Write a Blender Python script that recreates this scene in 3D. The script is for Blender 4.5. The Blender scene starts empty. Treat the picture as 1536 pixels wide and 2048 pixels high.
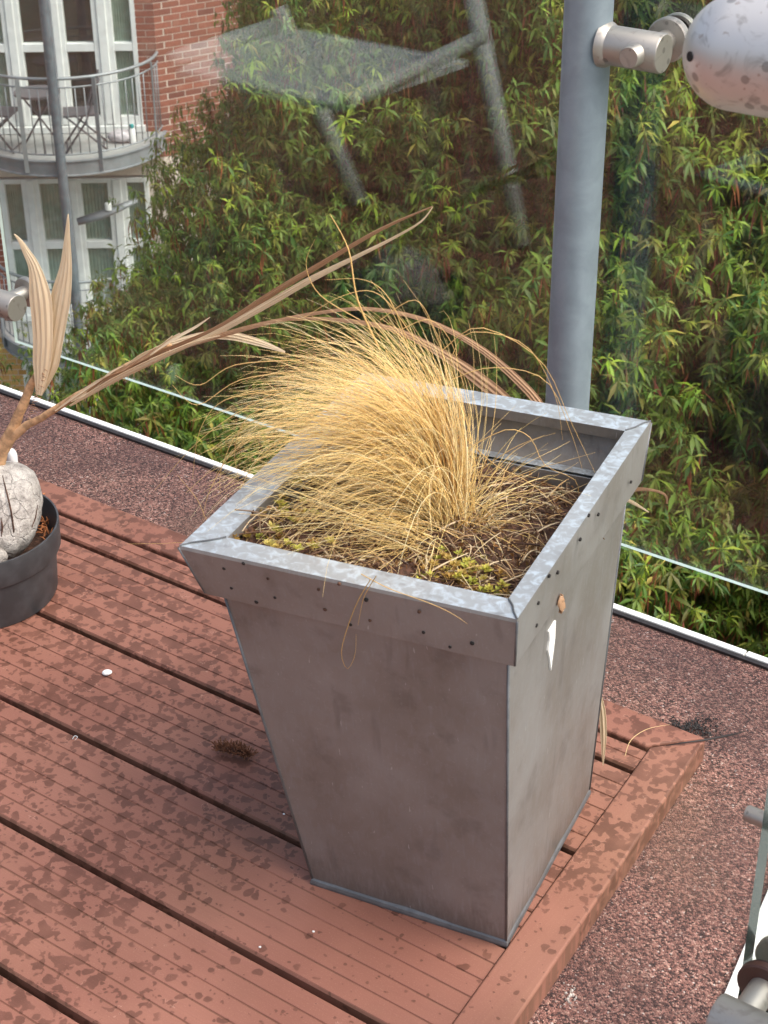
import bpy, math, random
import numpy as np
from mathutils import Vector, Matrix, noise as mnoise

random.seed(7); RNG = np.random.default_rng(11)
sc = bpy.context.scene
COL = sc.collection

# ------------------------------------------------------------------ camera
CAM_R = np.array([0.8139, 0.5809, -0.0065]); CAM_F = np.array([-0.505, 0.702, -0.5022])
CAM_F /= np.linalg.norm(CAM_F); CAM_R -= CAM_F * (CAM_R @ CAM_F); CAM_R /= np.linalg.norm(CAM_R)
CAM_U = np.cross(CAM_R, CAM_F); CAM_C = np.array([0.5669, -1.3997, 1.1498]); FPX = 3307.9
cd = bpy.data.cameras.new('camera'); cam = bpy.data.objects.new('camera', cd); COL.objects.link(cam)
cd.sensor_fit = 'VERTICAL'; cd.sensor_height = 24.0; cd.lens = FPX / 2048 * 24.0
cd.clip_start = 0.05; cd.clip_end = 2000
cd.dof.use_dof = True; cd.dof.focus_distance = 1.95; cd.dof.aperture_fstop = 17.0
M = Matrix.Identity(4)
for i in range(3):
    M[i][0], M[i][1], M[i][2], M[i][3] = CAM_R[i], CAM_U[i], -CAM_F[i], CAM_C[i]
cam.matrix_world = M
sc.camera = cam

# ------------------------------------------------------------------ sky, sun, exposure
SUN_EL, SUN_AZ = math.radians(54), math.radians(78)      # azimuth measured from +Y towards +X
w = bpy.data.worlds.new('World'); sc.world = w; w.use_nodes = True
nt = w.node_tree; bg = nt.nodes['Background']
sky = nt.nodes.new('ShaderNodeTexSky'); sky.sky_type = 'NISHITA'; sky.sun_disc = False
sky.sun_elevation = SUN_EL; sky.sun_rotation = SUN_AZ; sky.dust_density = 6.0; sky.air_density = 1.0
hs = nt.nodes.new('ShaderNodeHueSaturation'); hs.inputs['Saturation'].default_value = 0.8
nt.links.new(sky.outputs[0], hs.inputs['Color']); nt.links.new(hs.outputs[0], bg.inputs[0])
bg.inputs[1].default_value = 0.135
sl = bpy.data.lights.new('sun', 'SUN'); sl.energy = 1.5; sl.angle = math.radians(50); sl.color = (1.0, 0.96, 0.9)
so = bpy.data.objects.new('sun', sl); COL.objects.link(so)
sd = Vector((math.sin(SUN_AZ) * math.cos(SUN_EL), math.cos(SUN_AZ) * math.cos(SUN_EL), math.sin(SUN_EL)))
so.rotation_euler = sd.to_track_quat('Z', 'Y').to_euler(); so.location = (0, 0, 12)
sc.view_settings.view_transform = 'Standard'; sc.view_settings.look = 'None'
sc.view_settings.gamma = 1.0; sc.view_settings.exposure = 0.95; sc.view_settings.use_curve_mapping = False
sc.cycles.max_bounces = 8; sc.cycles.transparent_max_bounces = 14
sc.cycles.use_denoising = True

# ------------------------------------------------------------------ helpers
def S(r, g, b):
    f = lambda c: (c / 255 / 12.92) if c / 255 <= 0.04045 else ((c / 255 + 0.055) / 1.055) ** 2.4
    return (f(r), f(g), f(b), 1.0)
def ray(px, py):
    return CAM_F + CAM_R * (px - 768) / FPX - CAM_U * (py - 1024) / FPX
def onz(px, py, z):
    d = ray(px, py); return Vector(CAM_C + d * (z - CAM_C[2]) / d[2])
def ony(px, py, y):
    d = ray(px, py); return Vector(CAM_C + d * (y - CAM_C[1]) / d[1])
def onplane(px, py, p, n):
    d = ray(px, py); p = np.array(p); n = np.array(n)
    return Vector(CAM_C + d * ((p - CAM_C) @ n) / (d @ n))
def atd(px, py, dist):
    d = ray(px, py); return Vector(CAM_C + d / np.linalg.norm(d) * dist)
def V(*a): return Vector(a)

class MB:
    def __init__(s): s.v = []; s.f = []; s.m = []; s.c = None
    def add(s, vs, fs, mi=0):
        o = len(s.v); s.v += [tuple(x) for x in vs]; s.f += [tuple(i + o for i in f) for f in fs]; s.m += [mi] * len(fs); return s
    def box(s, c, e, ax=None, mi=0):
        c = Vector(c); ax = ax or (V(1, 0, 0), V(0, 1, 0), V(0, 0, 1))
        vs = [c + ax[0] * (i * e[0] / 2) + ax[1] * (j * e[1] / 2) + ax[2] * (k * e[2] / 2) for i in (-1, 1) for j in (-1, 1) for k in (-1, 1)]
        return s.add(vs, [(0, 1, 3, 2), (4, 6, 7, 5), (0, 4, 5, 1), (2, 3, 7, 6), (0, 2, 6, 4), (1, 5, 7, 3)], mi)
    def bbox(s, lo, hi, mi=0):
        return s.box([(a + b) / 2 for a, b in zip(lo, hi)], [b - a for a, b in zip(lo, hi)], mi=mi)
    def tube(s, pts, rad, n=10, caps=True, mi=0, flat=1.0):
        pts = [Vector(p) for p in pts]; N = len(pts)
        rad = rad if isinstance(rad, (list, tuple)) else [rad] * N
        t0 = (pts[1] - pts[0]).normalized()
        a = t0.orthogonal().normalized(); vs = []
        for i, p in enumerate(pts):
            t = (pts[min(i + 1, N - 1)] - pts[max(i - 1, 0)]).normalized()
            a = (a - t * a.dot(t)).normalized(); b = t.cross(a)
            for k in range(n):
                q = 2 * math.pi * k / n
                vs.append(p + (a * math.cos(q) + b * math.sin(q) * flat) * rad[i])
        fs = [(i * n + k, i * n + (k + 1) % n, (i + 1) * n + (k + 1) % n, (i + 1) * n + k) for i in range(N - 1) for k in range(n)]
        if caps: fs += [tuple(range(n - 1, -1, -1)), tuple((N - 1) * n + k for k in range(n))]
        return s.add(vs, fs, mi)
    def lathe(s, prof, c=(0, 0, 0), n=48, ax=None, mi=0, close=False):
        c = Vector(c); ax = ax or (V(1, 0, 0), V(0, 1, 0), V(0, 0, 1)); vs = []
        for r, z in prof:
            for k in range(n):
                q = 2 * math.pi * k / n
                vs.append(c + ax[0] * (r * math.cos(q)) + ax[1] * (r * math.sin(q)) + ax[2] * z)
        P = len(prof); rng = range(P) if close else range(P - 1)
        fs = [(i * n + k, i * n + (k + 1) % n, ((i + 1) % P) * n + (k + 1) % n, ((i + 1) % P) * n + k) for i in rng for k in range(n)]
        return s.add(vs, fs, mi)
    def loops(s, loops, close_first=False, close_last=False, mi=0):
        n = len(loops[0]); vs = [v for l in loops for v in l]
        fs = [(i * n + k, i * n + (k + 1) % n, (i + 1) * n + (k + 1) % n, (i + 1) * n + k) for i in range(len(loops) - 1) for k in range(n)]
        if close_first: fs.append(tuple(range(n - 1, -1, -1)))
        if close_last: fs.append(tuple((len(loops) - 1) * n + k for k in range(n)))
        return s.add(vs, fs, mi)
    def mesh(s, name, mats, smooth=False):
        me = bpy.data.meshes.new(name); me.from_pydata(s.v, [], s.f)
        for m in (mats if isinstance(mats, (list, tuple)) else [mats]): me.materials.append(m)
        if any(s.m): me.polygons.foreach_set('material_index', s.m)
        if smooth: me.polygons.foreach_set('use_smooth', [True] * len(s.f))
        me.update(); return me
    def obj(s, name, mats, parent=None, smooth=False, loc=None):
        return link(name, s.mesh(name, mats, smooth), parent, loc)

def link(name, data, parent=None, loc=None):
    o = bpy.data.objects.new(name, data); COL.objects.link(o)
    if loc is not None: o.location = loc
    if parent is not None: o.parent = parent
    return o
def tag(o, label=None, cat=None, group=None, kind=None):
    if label: o['label'] = label
    if cat: o['category'] = cat
    if group: o['group'] = group
    if kind: o['kind'] = kind
    return o
def empty(name, label=None, cat=None, group=None, kind=None):
    o = bpy.data.objects.new(name, None); COL.objects.link(o); o.empty_display_size = 0.1
    return tag(o, label, cat, group, kind)
def autosmooth(o, ang=35):
    me = o.data; me.polygons.foreach_set('use_smooth', [True] * len(me.polygons))
    try: me.set_sharp_from_angle(angle=math.radians(ang))
    except Exception: pass
    return o
def bevel(o, w_, seg=2):
    m = o.modifiers.new('bevel', 'BEVEL'); m.width = w_; m.segments = seg; m.limit_method = 'ANGLE'; return o
def big_mesh(name, verts, tris, cols, mat):
    me = bpy.data.meshes.new(name); nv, nf = len(verts), len(tris)
    me.vertices.add(nv); me.vertices.foreach_set('co', np.asarray(verts, np.float32).ravel())
    me.loops.add(nf * 3); me.loops.foreach_set('vertex_index', np.asarray(tris, np.int32).ravel())
    me.polygons.add(nf); me.polygons.foreach_set('loop_start', np.arange(0, nf * 3, 3, dtype=np.int32))
    me.polygons.foreach_set('use_smooth', np.ones(nf, bool))
    me.update(calc_edges=True)
    if cols is not None:
        at = me.attributes.new('tint', 'FLOAT_COLOR', 'POINT'); c = np.ones((nv, 4), np.float32); c[:, :3] = cols
        at.data.foreach_set('color', c.ravel())
    me.materials.append(mat); return me

# ------------------------------------------------------------------ material builder
class NT:
    def __init__(s, name):
        s.mat = bpy.data.materials.new(name); s.mat.use_nodes = True; s.t = s.mat.node_tree
        s.b = s.t.nodes['Principled BSDF']; s.out = s.t.nodes['Material Output']
    def n(s, typ, **kw):
        x = s.t.nodes.new('ShaderNode' + typ)
        for k, v in kw.items():
            if k in x.inputs.keys() if hasattr(x.inputs, 'keys') else False: s.set(x.inputs[k], v)
            else: setattr(x, k, v)
        return x
    def set(s, sock, v):
        if isinstance(v, bpy.types.NodeSocket): s.t.links.new(v, sock)
        else: sock.default_value = v
    def pos(s): return s.n('NewGeometry').outputs['Position']
    def mapping(s, vec, scale=(1, 1, 1), rot=(0, 0, 0), loc=(0, 0, 0)):
        m = s.n('Mapping'); s.set(m.inputs['Vector'], vec); m.inputs['Scale'].default_value = scale
        m.inputs['Rotation'].default_value = rot; m.inputs['Location'].default_value = loc; return m.outputs[0]
    def noise(s, vec, scale, detail=3, rough=0.55, dist=0.0):
        x = s.n('TexNoise'); s.set(x.inputs['Vector'], vec); x.inputs['Scale'].default_value = scale
        x.inputs['Detail'].default_value = detail; x.inputs['Roughness'].default_value = rough; x.inputs['Distortion'].default_value = dist
        return x.outputs['Fac']
    def voro(s, vec, scale, out='Distance', feat='F1', rand=1.0):
        x = s.n('TexVoronoi'); x.feature = feat; s.set(x.inputs['Vector'], vec); x.inputs['Scale'].default_value = scale
        x.inputs['Randomness'].default_value = rand; return x.outputs[out]
    def math(s, op, a, b=0.0, clamp=False):
        x = s.n('Math'); x.operation = op; x.use_clamp = clamp; s.set(x.inputs[0], a); s.set(x.inputs[1], b); return x.outputs[0]
    def step(s, v, lo, hi, a=0.0, b=1.0):
        x = s.n('MapRange'); x.interpolation_type = 'SMOOTHSTEP'; s.set(x.inputs[0], v)
        for i, q in enumerate((lo, hi, a, b)): s.set(x.inputs[i + 1], q)
        return x.outputs[0]
    def mix(s, f, a, b, mode='MIX'):
        x = s.n('Mix'); x.data_type = 'RGBA'; x.blend_type = mode; s.set(x.inputs[0], f); s.set(x.inputs[6], a); s.set(x.inputs[7], b); return x.outputs[2]
    def ramp(s, v, stops, interp='LINEAR'):
        x = s.n('ValToRGB'); x.color_ramp.interpolation = interp; s.set(x.inputs[0], v)
        while len(x.color_ramp.elements) < len(stops): x.color_ramp.elements.new(0.5)
        for e, (p, c) in zip(x.color_ramp.elements, stops): e.position = p; e.color = c
        return x.outputs[0]
    def bump(s, h, strength=0.3, dist=0.002):
        x = s.n('Bump'); x.inputs['Strength'].default_value = strength; x.inputs['Distance'].default_value = dist
        s.set(x.inputs['Height'], h); s.set(s.b.inputs['Normal'], x.outputs[0]); return x.outputs[0]
    def base(s, c, rough=0.6, metal=0.0, spec=None):
        s.set(s.b.inputs['Base Color'], c); s.set(s.b.inputs['Roughness'], rough); s.set(s.b.inputs['Metallic'], metal)
        if spec is not None: s.b.inputs['Specular IOR Level'].default_value = spec
        return s.mat

def plain(name, col, rough=0.6, metal=0.0, var=0.12, scale=30, bump=0.0, spec=None):
    m = NT(name); p = m.pos(); n1 = m.noise(p, scale, 5)
    dark = tuple(c * (1 - var) for c in col[:3]) + (1,); lite = tuple(min(1, c * (1 + var)) for c in col[:3]) + (1,)
    c = m.mix(m.step(n1, 0.35, 0.65), dark, lite)
    if bump: m.bump(n1, bump, 0.002)
    return m.base(c, rough, metal, spec)

# --- deck boards: red-brown composite, rain drying off in patches
def deck_material(name='deck_composite', gmap=(1.2, 60, 60)):
    m = NT(name); p = m.pos()
    wq = m.n('VectorMath'); wq.operation = 'ADD'; m.set(wq.inputs[0], p)
    wn = m.n('TexNoise'); m.set(wn.inputs['Vector'], p); wn.inputs['Scale'].default_value = 60; wn.inputs['Detail'].default_value = 2
    ws = m.n('VectorMath'); ws.operation = 'SCALE'; m.set(ws.inputs[0], wn.outputs['Color']); ws.inputs[3].default_value = 0.012
    m.set(wq.inputs[1], ws.outputs[0]); pw = wq.outputs[0]
    big = m.noise(pw, 3.2, 2)
    dd = m.n('VectorMath'); dd.operation = 'DISTANCE'; m.set(dd.inputs[0], p); dd.inputs[1].default_value = (-0.06, -0.52, 0)
    shel = m.step(dd.outputs['Value'], 0.1, 0.32, 0.16, 0.0)
    n1 = m.noise(pw, 74, 2.5, 0.5)
    th = m.math('ADD', m.math('ADD', m.math('MULTIPLY', m.math('SUBTRACT', big, 0.5), -0.26), 0.53), shel)
    blob = m.step(m.math('SUBTRACT', n1, th), -0.012, 0.03)
    v = m.voro(pw, 78); vc = m.voro(pw, 78, 'Color')
    sep = m.n('SeparateColor'); m.set(sep.inputs[0], vc)
    drops = m.math('MULTIPLY', m.step(m.math('SUBTRACT', m.math('ADD', m.math('MULTIPLY', sep.outputs[0], 0.36), 0.14), v), -0.03, 0.06), m.step(m.math('SUBTRACT', sep.outputs[1], m.math('MULTIPLY', shel, 3.5)), 0.30, 0.32))
    v2 = m.voro(pw, 145); vc2 = m.voro(pw, 145, 'Color'); sp2 = m.n('SeparateColor'); m.set(sp2.inputs[0], vc2)
    drops2 = m.math('MULTIPLY', m.step(m.math('SUBTRACT', m.math('MULTIPLY', sp2.outputs[0], 0.36), v2), -0.01, 0.04), m.step(sp2.outputs[1], 0.56, 0.58))
    wet = m.math('MAXIMUM', m.math('MAXIMUM', blob, drops), drops2)
    grain = m.noise(m.mapping(p, gmap), 9, 4, 0.6)
    fine = m.noise(p, 700, 2)
    dry = m.mix(m.step(m.noise(p, 5, 3), 0.3, 0.7), S(132, 87, 73), S(151, 103, 87))
    dry = m.mix(m.math('MULTIPLY', m.step(m.noise(pw, 2.1, 3), 0.44, 0.68), 0.45), dry, S(136, 102, 80))
    dry = m.mix(m.math('MULTIPLY', m.step(m.noise(pw, 11, 4), 0.5, 0.75), 0.3), dry, S(128, 90, 74))
    dry = m.mix(m.step(grain, 0.35, 0.75, 0.0, 0.22), dry, S(126, 82, 72))
    dry = m.mix(m.step(fine, 0.55, 0.8, 0.0, 0.3), dry, S(188, 142, 128))
    wetc = m.mix(1.0, dry, S(189, 186, 182), 'MULTIPLY')
    wet = m.math('MULTIPLY', wet, m.step(m.noise(p, 30, 3), 0.25, 0.65, 0.55, 1.0))
    c = m.mix(wet, dry, wetc)
    # thin pale ring of dried edge round some patches
    ring = m.math('MULTIPLY', m.step(m.math('ABSOLUTE', m.math('SUBTRACT', m.math('SUBTRACT', n1, th), -0.012)), 0.0, 0.008, 1, 0), m.step(m.noise(p, 26, 2), 0.56, 0.66))
    c = m.mix(m.math('MULTIPLY', ring, 0.4), c, S(206, 166, 148))
    # dirt lodged in the grooves
    sx = m.n('SeparateXYZ'); m.set(sx.inputs[0], p)
    dirt = m.step(sx.outputs[2], -0.0005, -0.0013)
    c = m.mix(m.math('MULTIPLY', dirt, m.step(m.noise(m.mapping(p, (1, 12, 1)), 9, 3), 0.36, 0.55, 0.0, 0.5)), c, S(92, 70, 54))
    m.bump(m.math('ADD', grain, m.math('MULTIPLY', fine, 0.5)), 0.18, 0.001)
    r = m.math('SUBTRACT', m.math('ADD', 0.62, m.math('MULTIPLY', fine, 0.1)), m.math('MULTIPLY', wet, 0.16))
    return m.base(c, r, 0.0, 0.35)

def felt_material():
    m = NT('mineral_felt'); p = m.pos()
    vc = m.voro(p, 520, 'Color'); vd = m.voro(p, 520); sp = m.n('SeparateColor'); m.set(sp.inputs[0], vc)
    c = m.ramp(sp.outputs[0], [(0.0, S(54, 39, 36)), (0.22, S(104, 73, 66)), (0.42, S(148, 104, 93)), (0.66, S(182, 135, 121)), (0.90, S(208, 168, 151)), (0.985, S(226, 208, 198))], 'CONSTANT')
    patch = m.noise(p, 9, 4)
    c = m.mix(m.step(patch, 0.35, 0.7, 0.45, 0.0), c, S(84, 60, 58))
    c = m.mix(m.step(m.noise(p, 3.1, 3), 0.5, 0.75, 0, 0.35), c, S(150, 118, 92))
    vd2 = m.voro(p, 190, 'Color'); s2 = m.n('SeparateColor'); m.set(s2.inputs[0], vd2)
    c = m.mix(m.step(s2.outputs[1], 0.2, 0.95, 0.3, 0.0), c, S(62, 44, 44))
    h = m.math('SUBTRACT', m.math('MULTIPLY', sp.outputs[1], 0.8), vd)
    m.bump(m.math('ADD', h, m.math('MULTIPLY', patch, 2.0)), 0.8, 0.003)
    return m.base(c, 0.7, 0.0, 0.4)

def zinc_material():
    m = NT('galvanised_zinc'); p = m.pos()
    v = m.voro(m.mapping(p, (1, 1, 0.6)), 120, 'Color'); sp = m.n('SeparateColor'); m.set(sp.inputs[0], v)
    n1 = m.noise(p, 110, 4, 0.6, 0.3); n2 = m.noise(p, 9, 3, 0.5); n3 = m.noise(m.mapping(p, (120, 120, 9)), 3, 4)
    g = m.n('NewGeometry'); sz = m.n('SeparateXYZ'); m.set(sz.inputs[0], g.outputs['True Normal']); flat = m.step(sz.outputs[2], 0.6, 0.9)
    c = m.mix(m.step(n2, 0.3, 0.7), S(130, 125, 119), S(148, 146, 143))
    c = m.mix(m.math('MULTIPLY', sp.outputs[0], 0.12), c, S(160, 166, 172))
    c = m.mix(m.math('MULTIPLY', flat, m.step(m.noise(p, 95, 3, 0.6, 0.8), 0.42, 0.68, 0.35, 0.95)), c, S(196, 208, 216))  # upward faces painted paler, sky light put into the colour, plus frosty mottling
    c = m.mix(m.step(n3, 0.52, 0.75, 0, 0.16), c, S(160, 170, 178))
    c = m.mix(m.step(m.noise(p, 24, 4, 0.6), 0.54, 0.72, 0, 0.3), c, S(92, 87, 84))
    c = m.mix(m.step(m.noise(p, 300, 2), 0.6, 0.75, 0, 0.12), c, S(190, 196, 200))
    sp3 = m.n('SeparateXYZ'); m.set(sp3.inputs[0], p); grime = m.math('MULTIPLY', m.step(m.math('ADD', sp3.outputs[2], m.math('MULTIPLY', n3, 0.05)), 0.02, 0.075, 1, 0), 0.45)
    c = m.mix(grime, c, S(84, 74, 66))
    drip = m.math('MULTIPLY', m.step(m.noise(m.mapping(p, (70, 70, 2.2)), 1.0, 2), 0.60, 0.72), m.step(m.noise(p, 14, 2), 0.4, 0.6))
    c = m.mix(m.math('MULTIPLY', drip, 0.3), c, S(98, 94, 92))
    sc_ = m.noise(m.mapping(p, (260, 260, 40), (0.5, 0.3, 0.2)), 1.0, 2)
    c = m.mix(m.step(sc_, 0.72, 0.77, 0, 0.4), c, S(206, 212, 214))
    r = m.math('ADD', m.math('ADD', 0.36, m.math('MULTIPLY', n1, 0.12)), m.math('MULTIPLY', n2, 0.12))
    m.bump(m.math('ADD', n2, m.math('MULTIPLY', n1, 0.12)), 0.06, 0.006)
    return m.base(c, r, 0.5)

def steel_post_material():
    m = NT('galvanised_tube'); p = m.pos()
    n1 = m.noise(p, 34, 5, 0.6, 0.4); n2 = m.noise(p, 10, 3)
    c = m.mix(m.step(n1, 0.25, 0.75), S(136, 149, 158), S(152, 165, 174)); c = m.mix(m.step(n2, 0.55, 0.75, 0, 0.4), c, S(176, 190, 200))
    v = m.voro(p, 45); vc = m.voro(p, 45, 'Color'); s_ = m.n('SeparateColor'); m.set(s_.inputs[0], vc)
    c = m.mix(m.math('MULTIPLY', m.step(v, 0.03, 0.07, 0.6, 0), m.step(s_.outputs[0], 0.6, 0.62)), c, S(112, 116, 118))
    m.bump(n1, 0.03, 0.003)
    return m.base(c, m.math('ADD', 0.42, m.math('MULTIPLY', n1, 0.15)), 0.35)

def stainless_material(name='stainless_steel', stain=0.35, light=S(176, 170, 162)):
    m = NT(name); p = m.pos(); n1 = m.noise(p, 45, 4, 0.6, 1.2); n2 = m.noise(p, 160, 3)
    c = m.mix(m.step(n1, 0.52, 0.66, 0, stain), light, S(128, 120, 112)); c = m.mix(m.step(n2, 0.66, 0.75, 0, stain), c, S(140, 112, 92))
    v = m.voro(p, 85); vc = m.voro(p, 85, 'Color'); s_ = m.n('SeparateColor'); m.set(s_.inputs[0], vc)
    drop = m.math('MULTIPLY', m.step(v, 0.24, 0.30, 1, 0), m.step(s_.outputs[0], 0.70, 0.74))
    c = m.mix(m.math('MULTIPLY', drop, 0.55), c, S(112, 108, 104))
    return m.base(c, m.math('ADD', 0.36, m.math('MULTIPLY', n1, 0.2)), 0.75)

def glass_material(name='clear_glass', tint=(0.94, 0.975, 0.96, 1)):
    m = NT(name); g = m.n('NewGeometry'); dt = m.n('VectorMath'); dt.operation = 'DOT_PRODUCT'
    m.set(dt.inputs[0], g.outputs['Normal']); m.set(dt.inputs[1], g.outputs['Incoming'])
    cs = m.math('ABSOLUTE', dt.outputs['Value']); sch = m.math('ADD', 0.062, m.math('MULTIPLY', m.math('POWER', m.math('SUBTRACT', 1.0, cs), 5.0), 0.9))
    tr = m.n('BsdfTransparent'); tr.inputs[0].default_value = tint
    gl = m.n('BsdfGlossy'); gl.inputs['Roughness'].default_value = 0.012
    mx = m.n('MixShader'); m.set(mx.inputs[0], sch); m.set(mx.inputs[1], tr.outputs[0]); m.set(mx.inputs[2], gl.outputs[0])
    # thin film of dried rain dust
    p = m.pos(); df = m.n('BsdfDiffuse'); df.inputs[0].default_value = (0.7, 0.72, 0.7, 1)
    dust = m.math('MULTIPLY', m.step(m.noise(m.mapping(p, (30, 30, 4)), 1.4, 5, 0.65), 0.45, 0.85), 0.04)
    vs_ = m.voro(p, 70); vcs = m.voro(p, 70, 'Color'); sps = m.n('SeparateColor'); m.set(sps.inputs[0], vcs)
    spk = m.math('MULTIPLY', m.step(vs_, 0.03, 0.08, 1, 0), m.step(sps.outputs[0], 0.90, 0.92))
    mx2 = m.n('MixShader'); m.set(mx2.inputs[0], m.math('ADD', dust, m.math('MULTIPLY', spk, 0.35))); m.set(mx2.inputs[1], mx.outputs[0]); m.set(mx2.inputs[2], df.outputs[0])
    m.t.links.new(mx2.outputs[0], m.out.inputs[0]); return m.mat

def tinted(name, rough=0.5, trans=0.3, spec=0.4, var=True):
    m = NT(name); a = m.n('Attribute'); a.attribute_name = 'tint'; c = a.outputs['Color']
    m.base(c, rough, 0.0, spec)
    if trans > 0:
        tl = m.n('BsdfTranslucent'); m.set(tl.inputs[0], c); mx = m.n('MixShader'); mx.inputs[0].default_value = trans
        m.t.links.new(m.b.outputs[0], mx.inputs[1]); m.t.links.new(tl.outputs[0], mx.inputs[2]); m.t.links.new(mx.outputs[0], m.out.inputs[0])
    return m.mat

def brick_material(name, a, b, cc):
    m = NT(name); p = m.pos(); oi = m.n('ObjectInfo'); n1 = m.noise(p, 40, 4); n2 = m.noise(p, 4, 3)
    c = m.ramp(oi.outputs['Random'], [(0.0, a), (0.5, b), (1.0, cc)]); c = m.mix(m.step(n1, 0.35, 0.75, 0, 0.45), c, tuple(x * 0.6 for x in a[:3]) + (1,))
    c = m.mix(m.step(n2, 0.55, 0.75, 0, 0.3), c, S(170, 140, 122)); m.bump(n1, 0.4, 0.004); return m.base(c, 0.85)

def dryleaf_material(name, a, b):
    m = NT(name); uv = m.n('UVMap').outputs[0]; p = m.pos()
    st = m.noise(m.mapping(uv, (60, 1.2, 1)), 1.0, 3, 0.6); n = m.noise(p, 25, 4)
    c = m.mix(m.step(st, 0.3, 0.7), a, b); c = m.mix(m.step(n, 0.5, 0.75, 0, 0.25), c, tuple(x * 0.62 for x in a[:3]) + (1,))
    m.bump(st, 0.35, 0.001); m.base(c, 0.55, 0.0, 0.4)
    tl = m.n('BsdfTranslucent'); m.set(tl.inputs[0], c); mx = m.n('MixShader'); mx.inputs[0].default_value = 0.35
    m.t.links.new(m.b.outputs[0], mx.inputs[1]); m.t.links.new(tl.outputs[0], mx.inputs[2]); m.t.links.new(mx.outputs[0], m.out.inputs[0])
    return m.mat

MT = {
    'deck': deck_material(), 'deck_side': deck_material('deck_composite_cross', (40, 1.0, 60)), 'felt': felt_material(), 'zinc': zinc_material(), 'post': steel_post_material(),
    'steel': stainless_material(), 'steel2': stainless_material('weathered_handrail', 0.5, S(212, 209, 205)), 'glass': glass_material(),
    'white_trim': plain('white_edge_trim', S(236, 236, 232), 0.45, 0, 0.04, 12), 'matt_black': plain('speckled_black', S(38, 34, 34), 0.6, 0, 0.3, 80, 0.3),
    'under': plain('deck_underside', S(46, 34, 30), 0.9), 'rubber': plain('dark_rubber', S(52, 40, 36), 0.6),
    'brown_rubber': plain('brown_washer', S(70, 44, 36), 0.5), 'frame': plain('white_window_frame', S(226, 228, 226), 0.45, 0, 0.06, 8),
    'pot': plain('dark_grey_plastic', S(64, 65, 68), 0.5, 0, 0.22, 40, 0.08), 'screw': plain('dark_hole', S(30, 26, 24), 0.7),
    'soil': plain('dark_soil', S(78, 54, 42), 0.95, 0, 0.45, 160, 0.9), 'glassedge': plain('ground_glass_edge', S(196, 210, 204), 0.3, 0, 0.03, 10),
    'darkedge': plain('dark_glass_edge', S(24, 44, 42), 0.15, 0, 0.1, 20), 'balcony': plain('balcony_steel', S(132, 138, 142), 0.55, 0.3, 0.12, 5),
    'balfloor': plain('balcony_floor', S(158, 160, 158), 0.7, 0, 0.08, 6), 'railing': plain('railing_steel', S(140, 146, 150), 0.5, 0.4, 0.1, 6),
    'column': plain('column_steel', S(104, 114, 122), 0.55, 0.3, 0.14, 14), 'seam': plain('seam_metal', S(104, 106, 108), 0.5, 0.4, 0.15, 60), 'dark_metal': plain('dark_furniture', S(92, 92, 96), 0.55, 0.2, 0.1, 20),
    'mortar': plain('mortar', S(206, 192, 180), 0.95, 0, 0.12, 60), 'curtain': plain('grey_net_curtain', S(172, 178, 172), 0.9, 0, 0.1, 9),
    'room': plain('dark_room', S(52, 52, 54), 0.9, 0, 0.2, 3), 'soffit': plain('soffit', S(120, 112, 108), 0.8, 0, 0.08, 4),
    'brick': brick_material('red_brick', S(128, 78, 62), S(148, 90, 72), S(108, 66, 56)),
    'ybrick': brick_material('yellow_brick', S(198, 152, 88), S(208, 166, 104), S(184, 136, 76)),
    'grass_dry': tinted('dry_grass', 0.5, 0.25, 0.4), 'leaf': tinted('evergreen_leaf', 0.5, 0.28, 0.35), 'succ': tinted('stonecrop_leaf', 0.5, 0.3, 0.4),
    'bark': plain('bark', S(112, 96, 84), 0.9, 0, 0.25, 30, 0.5), 'ground': plain('garden_ground', S(70, 72, 48), 0.95, 0, 0.35, 2, 0.4),
    'palm': dryleaf_material('dry_palm_leaf', S(232, 206, 166), S(252, 240, 214)), 'palm2': dryleaf_material('brown_palm_leaf', S(170, 128, 96), S(218, 182, 146)),
    'petiole': plain('dry_stalk', S(188, 150, 112), 0.7, 0, 0.3, 110, 0.4), 'pebble': plain('white_pebble', S(236, 236, 234), 0.5, 0, 0.05, 60), 'table': plain('pale_table', S(240, 242, 240), 0.4, 0.0, 0.05, 10),
    'fibre': plain('orange_fibre', S(176, 112, 70), 0.9, 0, 0.3, 120, 0.5), 'conc': plain('pale_concrete', S(168, 172, 168), 0.8, 0, 0.1, 6),
}
def windowglass():
    m = NT('window_glass'); g = m.n('NewGeometry'); dt = m.n('VectorMath'); dt.operation = 'DOT_PRODUCT'
    m.set(dt.inputs[0], g.outputs['Normal']); m.set(dt.inputs[1], g.outputs['Incoming'])
    sch = m.math('ADD', 0.07, m.math('MULTIPLY', m.math('POWER', m.math('SUBTRACT', 1.0, m.math('ABSOLUTE', dt.outputs['Value'])), 5.0), 0.9))
    tr = m.n('BsdfTransparent'); tr.inputs[0].default_value = (.88, .93, .90, 1); gl = m.n('BsdfGlossy'); gl.inputs['Roughness'].default_value = 0.02
    mx = m.n('MixShader'); m.set(mx.inputs[0], sch); m.t.links.new(tr.outputs[0], mx.inputs[1]); m.t.links.new(gl.outputs[0], mx.inputs[2]); m.t.links.new(mx.outputs[0], m.out.inputs[0]); return m.mat
MT['wglass'] = windowglass()

# ================================================================== THE SETTING
GROUND_Z = -9.6
tag(MB().add([(-600, -600, GROUND_Z), (600, -600, GROUND_Z), (600, 600, GROUND_Z), (-600, 600, GROUND_Z)], [(0, 1, 2, 3)]).obj('ground', MT['ground']), kind='structure')

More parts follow.
